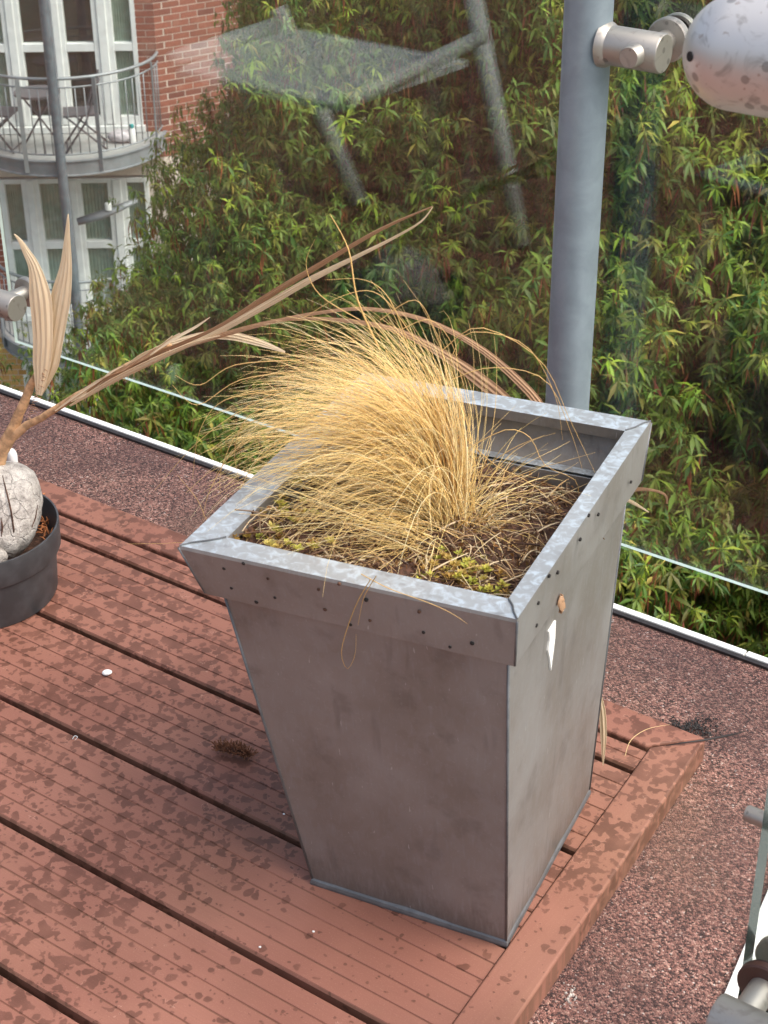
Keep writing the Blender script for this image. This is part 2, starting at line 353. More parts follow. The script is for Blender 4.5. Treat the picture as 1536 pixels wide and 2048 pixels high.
TA = 0.0877                                        # the right hand edge runs a little off square
ZR = -0.030                                        # felt level below deck level
YW = 0.2105
def rx(y): return 0.1436 + (-0.2123 - y) * 0.162   # inner side of the right hand white trim
# terrace roof slab with mineral felt
rp = [(-6, -5), (rx(-5) + 0.012, -5), (rx(YW) + 0.012, YW), (-6, YW)]
roof = MB().loops([[V(x, y, ZR - 0.3) for x, y in rp], [V(x, y, ZR) for x, y in rp]], True, True).obj('roof', MT['felt'])
tag(roof, kind='structure')
# white edge trim in lengths, with a thin black strip inside it
for a, b in [(-6.0, -2.2), (-2.198, -0.0495), (-0.0475, rx(YW) + 0.001)]:
    o = MB().bbox((a, YW + 0.0005, ZR - 0.06), (b, YW + 0.0105, ZR + 0.006)).obj('edge_trim', MT['white_trim'], roof); bevel(o, 0.0012)
MB().bbox((-6, YW - 0.007, ZR + 0.0004), (rx(YW) - 0.002, YW, ZR + 0.004)).obj('black_fillet', MT['matt_black'], roof)
dirR = V(rx(-1) - rx(0), -1, 0).normalized(); nR = V(-dirR.y, dirR.x, 0)
if nR.x < 0: nR = -nR
ya = [YW, -0.318, -0.32, -5]
for a, b in ((0, 1), (2, 3)):
    pa, pb = V(rx(ya[a]), ya[a], 0), V(rx(ya[b]), ya[b], 0); L = (pb - pa).length; c = (pa + pb) / 2 + nR * 0.0185
    o = MB().box((c.x, c.y, ZR - 0.027), (L, 0.012, 0.066), (dirR, nR, V(0, 0, 1))).obj('edge_trim', MT['white_trim'], roof); bevel(o, 0.0012)
# deck: dark carrier, grooved boards, mitred trims
TW, TW2 = 0.0503, 0.0482
dk = MB().loops([[V(-5.5, -4.5, ZR + 0.002), V(0.30, -4.5, ZR + 0.002), V(-0.012, -0.012, ZR + 0.002), V(-5.5, -0.012, ZR + 0.002)],
                 [V(-5.5, -4.5, -0.022), V(0.30, -4.5, -0.022), V(-0.012, -0.012, -0.022), V(-5.5, -0.012, -0.022)]], True, True).obj('deck', MT['under'])
tag(dk, kind='structure')
G0 = -0.0947; PITCH = 0.15; GAP = 0.0078
def board_profile(y0, y1, first=None):
    # cross-section in (y, z) of a grooved board
    pts = [(y0, -0.021), (y0, -0.003), (y0 + 0.002, 0.0)]
    n = 5; off = first if first is not None else 0.0
    ys = [y1 - off - (k + 1) * (PITCH - GAP) / 6 for k in range(n)][::-1]
    for yg in ys:
        if yg - 0.003 > y0 + 0.004 and yg + 0.003 < y1 - 0.004:
            pts += [(yg - 0.0012, 0.0), (yg - 0.0004, -0.0013), (yg + 0.0004, -0.0013), (yg + 0.0012, 0.0)]
    pts += [(y1 - 0.002, 0.0), (y1, -0.003), (y1, -0.021)]
    return pts
def add_board(y0, y1, first=None):
    pr = board_profile(y0, y1, first); yc = (y0 + y1) / 2
    def xr(y): return TA * (-y) - TW2 - 0.0008
    m = MB(); m.loops([[V(-5.4, y, z) for y, z in pr], [V(xr(y), y, z) for y, z in pr]], True, True)
    return m.obj('deck_board', MT['deck'], dk)
add_board(G0 + GAP / 2, -TW - 0.004, -0.03)
for k in range(0, 27):
    y1 = G0 - k * PITCH - GAP / 2; add_board(y1 - PITCH + GAP, y1)
ZT = 0.003
def trim(poly, mat='deck'):
    o = MB().loops([[V(x, y, ZR + 0.0015) for x, y in poly], [V(x, y, ZT) for x, y in poly]], True, True).obj('deck_trim', MT[mat], dk); bevel(o, 0.0022, 2); return o
trim([(-5.4, -TW), (-TW2 - 0.0006, -TW), (-0.0006, 0), (-5.4, 0)])
trim([(-TW2 + 0.0002 + TA * TW, -TW + 0.0004), (TA * 4.4 - TW2, -4.4), (TA * 4.4, -4.4), (0.0002, -0.0002)], 'deck_side')
# pale ledge outside the right hand edge
tag(MB().bbox((0.30, -3.0, -0.45), (1.5, 0.35, -0.30)).obj('ledge', MT['conc']), kind='structure')

# ================================================================== PLANTER
H, RH = 0.4234, 0.0531
q_base = [V(-.2184, -.4351, 0), V(-.0153, -.3968, 0), V(-.0602, -.1571, 0), V(-.2633, -.1954, 0)]
q_out = [V(-.273, -.5303, H), V(.0205, -.4618, H), V(-.0535, -.0947, H), V(-.347, -.1632, H)]
q_in = [V(-.248, -.4958, H), V(-.0015, -.4396, H), V(-.0645, -.1278, H), V(-.311, -.184, H)]
q_rb = [V(-.263, -.5126, H - RH), V(.0138, -.4513, H - RH), V(-.0472, -.119, H - RH), V(-.324, -.1803, H - RH)]
def scaleq(q, s, z=None):
    c = sum(q, V(0, 0, 0)) / 4; r = [c + (p - c) * s for p in q]
    return [V(p.x, p.y, z if z is not None else p.z) for p in r]
def lerpq(a, b, t): return [p.lerp(r, t) for p, r in zip(a, b)]
q_bt = scaleq(q_rb, 0.928)
planter = empty('planter', 'tall tapered galvanised metal planter with a flanged rim holding dry grass', 'planter')
def lift(q, dz): return [V(p.x, p.y, p.z + dz) for p in q]
q_b0 = lift(q_base, 0.008)
def subdiv_loops(a, b, n): return [lerpq(a, b, i / n) for i in range(n + 1)]
def finequad(q, n=8):
    out = []
    for i in range(4):
        for k in range(n): out.append(q[i].lerp(q[(i + 1) % 4], k / n))
    return out
def dented(q, z0=None, amt=0.0024):
    out = []
    for i, p in enumerate(finequad(q)):
        if i % 8: d = mnoise.noise(Vector((p.x * 14, p.y * 14, p.z * 9))) * amt; c = sum(q, V(0, 0, 0)) / 4; v = (p - c); v.z = 0; p = p + v.normalized() * d
        out.append(p)
    return out
body_top = lift(q_bt, 0.0)
loops_o = [dented(l) for l in subdiv_loops(q_b0, body_top, 10)]
inner_t = scaleq(body_top, 0.985); inner_b = scaleq(q_b0, 0.98, 0.012)
loops_i = [dented(l) for l in subdiv_loops(inner_t, inner_b, 10)]
mb = MB(); mb.loops(loops_o + loops_i, True, True)
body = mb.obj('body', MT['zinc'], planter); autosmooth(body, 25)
# rim: lip, collar and return edges as one folded sheet
q_ret = scaleq(q_in, 1.004, H - 0.011); q_col = scaleq(q_out, 0.985, H - 0.004); q_colb = scaleq(q_rb, 0.985, H - RH + 0.003)
q_led = scaleq(q_bt, 0.990, H - RH + 0.003); q_led0 = scaleq(q_bt, 1.002, H - RH - 0.0005)
q_under = lift(q_rb, -0.0006)
mb = MB()
mb.loops([finequad(x, 4) for x in (q_led0, scaleq(q_rb, 0.99, H - RH - 0.0012), q_under, lift(q_out, -0.003), scaleq(q_out, 0.996, H), lift(q_in, 0.0), q_ret, scaleq(q_ret, 1.012, H - 0.011),
          scaleq(q_in, 1.014, H - 0.003), q_col, q_colb, q_led)], False, False)
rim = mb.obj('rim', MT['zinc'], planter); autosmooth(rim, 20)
# mitre seams, corner seams, foot flange
for i in range(4):
    a, b = q_in[i], q_out[i]
    m = (b - a).normalized()
    MB().tube([a + m * 0.001 + V(0, 0, .0008), a.lerp(b, .35) + V(.0012, 0, .001), a.lerp(b, .7) + V(-.0006, 0, .001), b - m * 0.001 + V(0, 0, .0004)], 0.0008, 6).obj('mitre_seam', MT['seam'], planter)
    MB().tube([q_b0[i] * 1.0, body_top[i]], 0.0013, 8).obj('corner_seam', MT['seam'], planter, True)
    MB().tube([q_under[i] + V(0, 0, .001), q_out[i] - V(0, 0, .002)], 0.0011, 8).obj('corner_seam', MT['seam'], planter, True)
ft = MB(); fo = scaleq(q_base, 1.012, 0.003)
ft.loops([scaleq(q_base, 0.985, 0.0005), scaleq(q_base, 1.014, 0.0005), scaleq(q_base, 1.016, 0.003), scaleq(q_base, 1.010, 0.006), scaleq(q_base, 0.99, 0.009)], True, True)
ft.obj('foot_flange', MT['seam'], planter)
def face_plane(a, b, c):
    n = (b - a).cross(c - a).normalized(); return a, n
def hole(px, py, pl, r=0.0019, mat='screw'):
    p = onplane(px, py, *pl); n = pl[1]
    if n.dot(V(*CAM_C) - p) < 0: n = -n
    a = n.orthogonal().normalized(); b = n.cross(a)
    m = MB(); m.lathe([(r * 0.01, 0.0009), (r * 0.7, 0.0009), (r, 0.0003), (r, -0.001)], p, 10, (a, b, n)); m.obj('screw', MT[mat], planter)
plF = face_plane(q_rb[0], q_rb[1], q_out[0]); plR = face_plane(q_rb[1], q_rb[2], q_out[1])
for p in [(448, 1137), (463, 1176), (513, 1204), (550, 1195), (732, 1200), (701, 1249), (847, 1265), (944, 1287), (900, 1294), (487, 1127)]: hole(*p, plF, random.uniform(0.0014, 0.0023))
for p in [(536, 1157), (637, 1179), (678, 1168), (650, 1219), (740, 1241), (838, 1224)]: hole(*p, plF, random.uniform(0.0014, 0.002), 'soil')
for p in [(1262, 964), (1197, 1029), (1178, 1031), (1161, 1079), (1116, 1145), (1099, 1152), (1077, 1206), (1073, 1251)]: hole(*p, plR, 0.0018)
pbR = face_plane(body_top[1], body_top[2], q_b0[1])
def patch(pxs, pl, off, name, mat, parent):
    n = pl[1] if pl[1].dot(V(*CAM_C) - pl[0]) > 0 else -pl[1]
    vs = [onplane(x, y, *pl) + n * off for x, y in pxs]; vb = [v - n * (off + 0.0005) for v in vs]
    return MB().loops([vb, vs], True, True).obj(name, MT[mat], parent)
patch([(1094, 1262), (1107, 1240), (1106, 1272), (1103, 1300), (1100, 1322), (1098, 1340), (1096, 1318), (1092, 1300), (1095, 1280)], pbR, 0.0022, 'paint_streak', 'white_trim', planter)

# soil, dead stems and twigs
ZS = 0.348
kS = (ZS - 0.008) / (H - RH - 0.008)
q_soil = scaleq(lerpq(q_b0, body_top, kS), 0.972, ZS)
n = 26; vs = []; fs = []
for j in range(n + 1):
    for i in range(n + 1):
        u, v = i / n, j / n
        p = q_soil[0].lerp(q_soil[1], u).lerp(q_soil[3].lerp(q_soil[2], u), v)
        h = 0.012 * mnoise.noise(p * 22) + 0.006 * mnoise.noise(p * 70)
        vs.append(p + V(0, 0, h + 0.024 * (1 - v) + 0.036 * (1 - u) ** 1.3)); 
        if i < n and j < n: k = j * (n + 1) + i; fs.append((k, k + 1, k + n + 2, k + n + 1))
soil = MB().add(vs, fs).obj('soil', MT['soil'], planter, True)
def soil_pt(u, v):
    p = q_soil[0].lerp(q_soil[1], u).lerp(q_soil[3].lerp(q_soil[2], u), v)
    return p + V(0, 0, 0.012 * mnoise.noise(p * 22) + 0.006 * mnoise.noise(p * 70) + 0.024 * (1 - v) + 0.036 * (1 - u) ** 1.3)

def strand_mesh(paths, radii, cols, mat, name, sides=3):
    # many thin tapering stems as one mesh; paths: list of (k,3) arrays
    vs = []; ts = []; cs = []; o = 0
    ang = np.arange(sides) * 2 * np.pi / sides
    for P, r, c in zip(paths, radii, cols):
        P = np.asarray(P); k = len(P); T = np.gradient(P, axis=0); T /= np.linalg.norm(T, axis=1)[:, None] + 1e-9
        a = np.cross(T, np.array([0.31, 0.52, 0.79])); a /= np.linalg.norm(a, axis=1)[:, None] + 1e-9; b = np.cross(T, a)
        rr = r * (1 - 0.75 * np.linspace(0, 1, k) ** 1.6)
        ring = P[:, None, :] + (a[:, None, :] * np.cos(ang)[None, :, None] + b[:, None, :] * np.sin(ang)[None, :, None]) * rr[:, None, None]
        vs.append(ring.reshape(-1, 3)); cs.append(np.repeat(np.asarray(c)[None], k * sides, 0) * (np.linspace(0.92, 1.08, k).repeat(sides)[:, None]))
        i = np.arange(k - 1)[:, None] * sides; s0 = np.arange(sides)[None]; s1 = (s0 + 1) % sides
        A, B, C2, D = (i + s0), (i + s1), (i + sides + s1), (i + sides + s0)
        ts.append(np.stack([np.stack([A, B, C2], -1), np.stack([A, C2, D], -1)], 2).reshape(-1, 3) + o); o += k * sides
    return big_mesh(name, np.concatenate(vs), np.concatenate(ts), np.concatenate(cs), mat)

# ------------------------------------------------------------------ feather grass
grass = empty('feather_grass', 'windswept tuft of dead straw-coloured feather grass growing in the metal planter', 'grass')
LFT = -CAM_R.copy(); LFT[2] = 0; LFT /= np.linalg.norm(LFT)              # the wind blew it towards the left
AWY = np.array([-LFT[1], LFT[0], 0]);
if AWY @ CAM_F < 0: AWY = -AWY
UP = np.array([0, 0, 1.0])
GB = np.array(onz(905, 1075, ZS + 0.012))
def lin(c): return np.array(S(*c)[:3])
STRAW = [lin((252, 230, 166)), lin((246, 218, 148)), lin((255, 242, 196)), lin((234, 202, 136)), lin((250, 224, 152)), lin((226, 198, 146))]
def grass_path(base, phi0, az, L, bend, k=12, pw=1.5, wob=0.03):
    h = LFT * math.cos(az) + AWY * math.sin(az)
    s = np.linspace(0, 1, k); th = phi0 + bend * s ** pw
    sd_ = np.cross(UP, h); wv = wob * np.sin(s * random.uniform(2, 7) + random.uniform(0, 6)) * s
    d = UP[None] * np.cos(th)[:, None] + h[None] * np.sin(th)[:, None] + sd_[None] * wv[:, None]
    st = L / (k - 1); P = np.zeros((k, 3)); P[0] = base
    for i in range(1, k): P[i] = P[i - 1] + d[i - 1] * st
    return P
paths, rad, cols = [], [], []
for i in range(1900):
    q = random.random()
    ph = math.radians(np.interp(q, [0, .2, .55, .85, 1], [-8, 4, 18, 42, 64]) + random.gauss(0, 8))
    L = np.interp(q, [0, .2, .55, .85, 1], [.195, .255, .29, .275, .215]) * random.uniform(0.5, 1.02)
    bend = math.radians(np.interp(q, [0, .2, .55, 1], [25, 80, 112, 84])) * random.uniform(0.7, 1.3)
    b = GB + LFT * random.gauss(0.004, 0.008) + AWY * random.gauss(0.006, 0.008)
    paths.append(grass_path(b, ph, random.gauss(0.0, 0.48), L, bend, pw=random.uniform(1.0, 2.2), wob=.16))
    rad.append(random.uniform(0.00024, 0.00048)); cols.append(random.choice(STRAW) * random.uniform(0.9, 1.2))
for i in range(560):                               # low skirt spilling to the left over the soil
    ph = math.radians(random.uniform(45, 88)); L = random.uniform(0.08, 0.21)
    b = GB + LFT * random.gauss(0.012, 0.014) + AWY * random.gauss(-0.01, 0.02)
    paths.append(grass_path(b, ph, random.gauss(-0.3, 0.5), L, math.radians(random.uniform(5, 45)), pw=1.2, wob=.2))
    rad.append(random.uniform(0.0003, 0.0006)); cols.append(random.choice(STRAW) * random.uniform(0.85, 1.15))
for i in range(120):                               # short upright and right hand tufts round the crown
    ph = math.radians(random.uniform(5, 70)); L = random.uniform(0.04, 0.13)
    b = GB + LFT * random.gauss(-0.002, 0.010) + AWY * random.gauss(0.004, 0.012)
    paths.append(grass_path(b, ph, math.pi + random.gauss(0, 1.0), L * 1.1, math.radians(random.uniform(0, 110)), pw=1.2, wob=0.5))
    rad.append(random.uniform(0.0003, 0.0005)); cols.append(random.choice(STRAW) * random.uniform(0.8, 1.15))
def inside(P):
    # False if a strand passes through the planter wall or its rim
    c = sum(q_in, V(0, 0, 0)) / 4
    for p in P:
        if p[2] < H + .002:
            k = 0.985 if p[2] > H - RH else 0.93
            for i in range(4):
                a_, b_ = c + (q_in[i] - c) * k, c + (q_in[(i + 1) % 4] - c) * k
                if (b_.x - a_.x) * (p[1] - a_.y) - (b_.y - a_.y) * (p[0] - a_.x) < 0:
                    return False
    return True
def over_edge(P):
    # strands that clear the rim may hang down outside it; those that cross the sheet may not
    c = sum(q_in, V(0, 0, 0)) / 4; qo = [c + (q - c) * 1.02 for q in q_out]; crossed = False
    for p in P:
        ins = all((q_in[(i + 1) % 4].x - q_in[i].x) * (p[1] - q_in[i].y) - (q_in[(i + 1) % 4].y - q_in[i].y) * (p[0] - q_in[i].x) >= 0 for i in range(4))
        ino = all((qo[(i + 1) % 4].x - qo[i].x) * (p[1] - qo[i].y) - (qo[(i + 1) % 4].y - qo[i].y) * (p[0] - qo[i].x) >= 0 for i in range(4))
        if not ins and ino and p[2] < H + .002: return False
    return True
keep = [i for i, P in enumerate(paths) if inside(P) or (P[-1][2] < H and over_edge(P)) or min(p[2] for p in P[4:]) > H]
paths, rad, cols = [paths[i] for i in keep], [rad[i] for i in keep], [cols[i] for i in keep]
tag(link('tuft', strand_mesh(paths, rad, cols, MT['grass_dry'], 'tuft'), grass), kind='stuff')
paths, rad, cols = [], [], []
for i in range(220):                               # the bound golden stalk at the foot
    b = GB + LFT * random.gauss(0.003, 0.007) + AWY * random.gauss(0.004, 0.007)
    paths.append(grass_path(b, math.radians(random.gauss(4, 3)), random.gauss(0, 0.6), random.uniform(0.06, 0.15), math.radians(random.uniform(0, 22)), 8))
    rad.append(random.uniform(0.0005, 0.0009)); cols.append(lin((214, 162, 92)) * random.uniform(0.8, 1.2))
tag(link('stalk', strand_mesh(paths, rad, cols, MT['grass_dry'], 'stalk'), grass), kind='stuff')
def strand_from_px(pts, plane_off=0.0, r=0.0005, col=(226, 190, 124), pl=None, name='grass_blade', parent=grass, mat='grass_dry'):
    # stray single blades drawn out in the vertical plane through the tuft that faces the wind
    base = GB + AWY * plane_off; nrm = AWY
    P = [np.array(onplane(x, y, base, nrm)) if pl is None else np.array(onplane(x, y, *pl)) for x, y in pts]
    P = np.array(P); k = 16; t = np.linspace(0, len(P) - 1, k); out = []
    for x in t:
        i = min(int(x), len(P) - 2); f = x - i; p0 = P[max(i - 1, 0)]; p1 = P[i]; p2 = P[i + 1]; p3 = P[min(i + 2, len(P) - 1)]
        out.append(0.5 * ((2 * p1) + (-p0 + p2) * f + (2 * p0 - 5 * p1 + 4 * p2 - p3) * f * f + (-p0 + 3 * p1 - 3 * p2 + p3) * f ** 3))
    return link(name, strand_mesh([np.array(out)], [r], [lin(col)], MT[mat], name), parent)
for off, r, pts in [
    (.03, .0011, [(760, 700), (715, 600), (697, 500), (660, 428)]),
    (.02, .0005, [(720, 640), (640, 590), (612, 530), (630, 478)]), (.01, .0005, [(900, 720), (940, 665), (1050, 690), (1110, 790), (1125, 880)]),
    (.03, .0005, [(900, 760), (985, 735), (1090, 760), (1140, 860), (1165, 940)]), (.0, .0005, [(885, 700), (960, 655), (1080, 720), (1140, 840), (1190, 945)]),
    (.02, .0005, [(930, 900), (1010, 860), (1060, 875), (1090, 930), (1150, 960), (1158, 1000)]), (.0, .0005, [(935, 960), (1020, 900), (1090, 870)]),
    (.02, .0005, [(925, 870), (990, 930), (1050, 960), (1100, 1000), (1125, 1040)]), (.01, .0004, [(940, 950), (1020, 955), (1080, 935), (1120, 925), (1190, 905)]),
    (-.02, .0005, [(920, 1040), (980, 1060), (1020, 1110), (1030, 1150)]), (-.02, .0005, [(915, 1000), (960, 1010), (1000, 1060), (1000, 1120)]),
    (-.01, .0005, [(905, 1000), (935, 1080), (955, 1150), (970, 1190)]),     (.0, .0005, [(640, 760), (520, 800), (400, 880), (310, 980)]), (.0, .0005, [(610, 740), (480, 760), (395, 810), (345, 770)]),
    (.01, .0005, [(600, 720), (470, 730), (400, 770), (350, 750)]), (-.02, .0005, [(560, 850), (470, 900), (420, 980), (405, 1040)]),
    (-.02, .0004, [(560, 880), (500, 940), (455, 1030), (395, 1080), (250, 1088)]), (-.03, .0004, [(470, 1080), (420, 1050), (395, 1000), (355, 950)]),
    (.03, .0005, [(760, 640), (830, 600), (870, 660), (890, 720)]), (.02, .0005, [(820, 700), (780, 600), (730, 560), (650, 560)]),
    (.02, .0005, [(830, 680), (760, 590), (690, 590), (600, 640)]), (.0, .0005, [(800, 660), (860, 640), (905, 690), (930, 780)]),
    (-.01, .0005, [(600, 800), (500, 830), (470, 900), (478, 960)]), (-.01, .0005, [(590, 830), (490, 850), (445, 930), (440, 990)]),
    (.0, .0005, [(560, 780), (450, 800), (400, 860), (385, 960)])]:
    strand_from_px(pts, off, r)

fn_ = plF[1] if plF[1].y < 0 else -plF[1]
for pts in [[(752, 1152), (738, 1175), (726, 1200), (716, 1250)], [(740, 1160), (714, 1205), (690, 1270), (683, 1310), (695, 1338), (710, 1310), (712, 1268)], [(722, 1148), (780, 1178), (850, 1203), (900, 1225), (935, 1248)], [(300, 1108), (310, 1150), (303, 1210)], [(630, 1140), (628, 1155), (625, 1172)]][:3]:
    strand_from_px(pts, 0, .0005, pl=(plF[0] + fn_ * .004, plF[1]))
# litter of dead stems on the soil
paths, rad, cols = [], [], []
for i in range(900):
    u, v = random.uniform(0.03, 0.97), random.uniform(0.03, 0.97); b = soil_pt(u, v) + V(0, 0, random.uniform(0.001, 0.010)); a = random.uniform(0, 6.28); L = random.uniform(0.01, 0.05)
    k = 5; t = np.linspace(-.5, .5, k); cv = random.uniform(-1, 1) * 0.3
    P = np.array(b)[None] + np.stack([np.cos(a) * t * L + np.sin(a) * cv * L * t ** 2, np.sin(a) * t * L - np.cos(a) * cv * L * t ** 2, random.uniform(-.25, .25) * t * L + 0.003 * (1 - 4 * t * t)], 1)
    paths.append(P); rad.append(random.uniform(0.0004, 0.0012)); cols.append(random.choice([lin((206, 172, 124)), lin((128, 98, 74)), lin((226, 206, 172)), lin((84, 62, 50)), lin((150, 126, 100))]))
tag(link('plant_litter', strand_mesh(paths, rad, cols, MT['grass_dry'], 'plant_litter')), 'brown dead stems and twigs littering the soil in the planter', 'litter', kind='stuff')

def leaf_arrays(base, d, nrm, L, W, col, droop=0.15, cup=0.12):
    # arrays of simple folded leaves: five points and four triangles each
    s = np.cross(d, nrm); s /= np.linalg.norm(s, axis=1)[:, None] + 1e-9; nn = np.cross(s, d)
    L = L[:, None]; W = W[:, None]
    mid = base + d * L * 0.48
    v = np.stack([base, mid + s * W * .5 + nn * W * cup, mid, mid - s * W * .5 + nn * W * cup, base + d * L - nn * L * droop - np.array([0, 0, 1.]) * L * droop], 1)
    n_ = len(base); f = np.array([(0, 2, 1), (0, 3, 2), (1, 2, 4), (2, 3, 4)])
    return v.reshape(-1, 3), (f[None] + (np.arange(n_) * 5)[:, None, None]).reshape(-1, 3), np.repeat(col, 5, 0)
def unit(a): return a / (np.linalg.norm(a, axis=-1, keepdims=True) + 1e-9)

# brown moss and dead leaves on the soil
nm = 2600; uu, vv = RNG.random(nm), RNG.random(nm); mp = np.array([soil_pt(a_, b_) for a_, b_ in zip(uu, vv)]) + RNG.normal(0, .0015, (nm, 3)); mp[:, 2] += .001 + RNG.random(nm) * .006
md = unit(RNG.normal(0, 1, (nm, 3)) + np.array([0, 0, .7])); ml = RNG.uniform(.003, .009, nm)
mc = np.array([lin((124, 86, 54)), lin((150, 108, 62)), lin((96, 66, 46)), lin((168, 134, 84)), lin((110, 92, 58)), lin((140, 112, 88))])[RNG.integers(0, 6, nm)] * RNG.uniform(.6, 1.1, (nm, 1))
v_, f_, c_ = leaf_arrays(mp, md, unit(RNG.normal(0, 1, (nm, 3)) + np.array([0, 0, 1.])), ml, ml * RNG.uniform(.25, .6, nm), mc, .1, .25)
tag(link('moss', big_mesh('moss', v_, f_, c_, MT['succ'])), 'golden-brown dead moss and leaf scraps covering the planter soil', 'moss', kind='stuff')
# stonecrop rosettes
def stonecrop(spots, name, label, zz=0.032):
    B, D, Nn, Ls, Ws, Cs = [], [], [], [], [], []
    for (x, y, sz) in spots:
        for q in range(6):
            c = np.array(onz(x + random.uniform(-26, 26), y + random.uniform(-18, 18), ZS + zz + random.uniform(-.006, .008)))
            col = random.choice([lin((190, 184, 84)), lin((168, 170, 70)), lin((204, 188, 104)), lin((172, 138, 70)), lin((186, 160, 86))])
            for k in range(11):
                a = k * 2.4 + random.random(); e = 0.15 + 0.9 * (k / 11)
                d = np.array([math.cos(a) * math.cos(e), math.sin(a) * math.cos(e), math.sin(e)])
                B.append(c + d * 0.001 - np.array([0, 0, .002 * (1 - k / 11)])); D.append(d); Nn.append(np.cross(np.cross(d, UP), d)); l = sz * random.uniform(.5, .95) * (1 - .35 * k / 11)
                Ls.append(l); Ws.append(l * 0.62); Cs.append(col * random.uniform(.75, 1.2))
    v, f, c = leaf_arrays(np.array(B), unit(np.array(D)), unit(np.array(Nn) + 1e-6), np.array(Ls), np.array(Ws), np.array(Cs), -0.08, 0.2)
    tag(link(name, big_mesh(name, v, f, c, MT['succ'])), label, 'plant')
stonecrop([(500, 1040, .008), (520, 1075, .008), (480, 1065, .008), (545, 1020, .008), (555, 990, .007), (575, 960, .007), (540, 1060, .009), (610, 1010, .007), (570, 1080, .008), (590, 1040, .007), (640, 1090, .007), (560, 950, .006), (600, 960, .006)],
          'stonecrop', 'yellow-green stonecrop in the left front corner of the metal planter', 0.062)
stonecrop([(870, 1130, .007), (900, 1115, .007), (930, 1165, .009), (960, 1150, .009), (985, 1165, .008), (850, 1155, .007), (915, 1140, .008), (950, 1125, .007), (880, 1100, .006), (1000, 1185, .007)],
          'stonecrop', 'yellow-green stonecrop near the right front corner of the metal planter')

# ================================================================== POTTED COCONUT PALM
pot_h = 0.099
pc = onz(-57, 1050, pot_h); PR = 0.108
pot = empty('plant_pot', 'round dark grey plastic plant pot holding the coconut at the left edge', 'plant pot')
prof = [(PR * .86, 0.004), (PR * .88, 0.0), (PR * .895, 0.003), (PR * .93, pot_h * .58), (PR * .935, pot_h * .62), (PR * .985, pot_h * .645), (PR * .992, pot_h * .66), (PR * 1.0, pot_h * .985), (PR * .998, pot_h), (PR * .978, pot_h), (PR * .972, pot_h * .98), (PR * .94, pot_h * .64), (PR * .90, pot_h * .45), (0.001, pot_h * .45)]
autosmooth(MB().lathe(prof, (pc.x, pc.y, 0.0005), 72).obj('shell', MT['pot'], pot), 28)
MB().lathe([(PR * .86, 0.006), (0.001, 0.006)], (pc.x, pc.y, 0), 40).obj('pot_base', MT['pot'], pot)
vs = [];
for k in range(7):
    for j in range(40):
        r_ = PR * .93 * k / 6; a = j * math.pi / 20; p = V(pc.x + r_ * math.cos(a), pc.y + r_ * math.sin(a), pot_h * .6); vs.append(p + V(0, 0, 0.006 * mnoise.noise(p * 60)))
fs = [(k * 40 + j, k * 40 + (j + 1) % 40, (k + 1) * 40 + (j + 1) % 40, (k + 1) * 40 + j) for k in range(6) for j in range(40)]
MB().add(vs, fs).obj('pot_soil', MT['soil'], pot, True)
m = MB()
for k in range(46):
    p = onz(92 + random.gauss(0, 8), 1040 + random.gauss(0, 22), pot_h * .66); d = V(random.gauss(0, 1), random.gauss(0, 1), random.uniform(0, 1)).normalized()
    m.tube([p, p + d * .006 + V(0, 0, .002), p + d * .011], [.0012, .001, .0004], 5)
m.obj('bark_chips', MT['fibre'], pot)

palm = empty('coconut_palm', 'dead coconut palm seedling with dry fronds sprouting from a pale weathered coconut', 'palm')
cc = onz(-12, 1026, 0.115)
def coco_mat():
    m = NT('weathered_husk'); p = m.pos(); n1 = m.noise(p, 60, 5, 0.65); n2 = m.noise(p, 220, 3); n3 = m.noise(p, 22, 3)
    c = m.mix(m.step(n1, 0.3, 0.7), S(136, 130, 124), S(190, 184, 177)); c = m.mix(m.step(n2, 0.58, 0.7, 0, 0.6), c, S(98, 90, 88)); c = m.mix(m.step(n3, 0.55, 0.75, 0, 0.5), c, S(112, 104, 102))
    wv = m.n('VectorMath'); wv.operation = 'ADD'; m.set(wv.inputs[0], p); nz = m.n('TexNoise'); m.set(nz.inputs['Vector'], p); nz.inputs['Scale'].default_value = 50
    sv = m.n('VectorMath'); sv.operation = 'SCALE'; m.set(sv.inputs[0], nz.outputs['Color']); sv.inputs[3].default_value = 0.02; m.set(wv.inputs[1], sv.outputs[0])
    ve = m.voro(wv.outputs[0], 42, 'Distance', 'DISTANCE_TO_EDGE'); vein = m.math('MULTIPLY', m.step(ve, 0.0, 0.05, 1, 0), m.step(n3, 0.42, 0.6))
    c = m.mix(m.math('MULTIPLY', vein, 0.16), c, S(88, 76, 70)); c = m.mix(m.step(m.noise(p, 600, 2), 0.58, 0.66, 0, 0.5), c, S(104, 96, 92))
    m.bump(m.math('SUBTRACT', m.math('ADD', n1, n2), vein), 0.7, 0.003); return m.base(c, 0.78)
MT['coco'] = coco_mat()
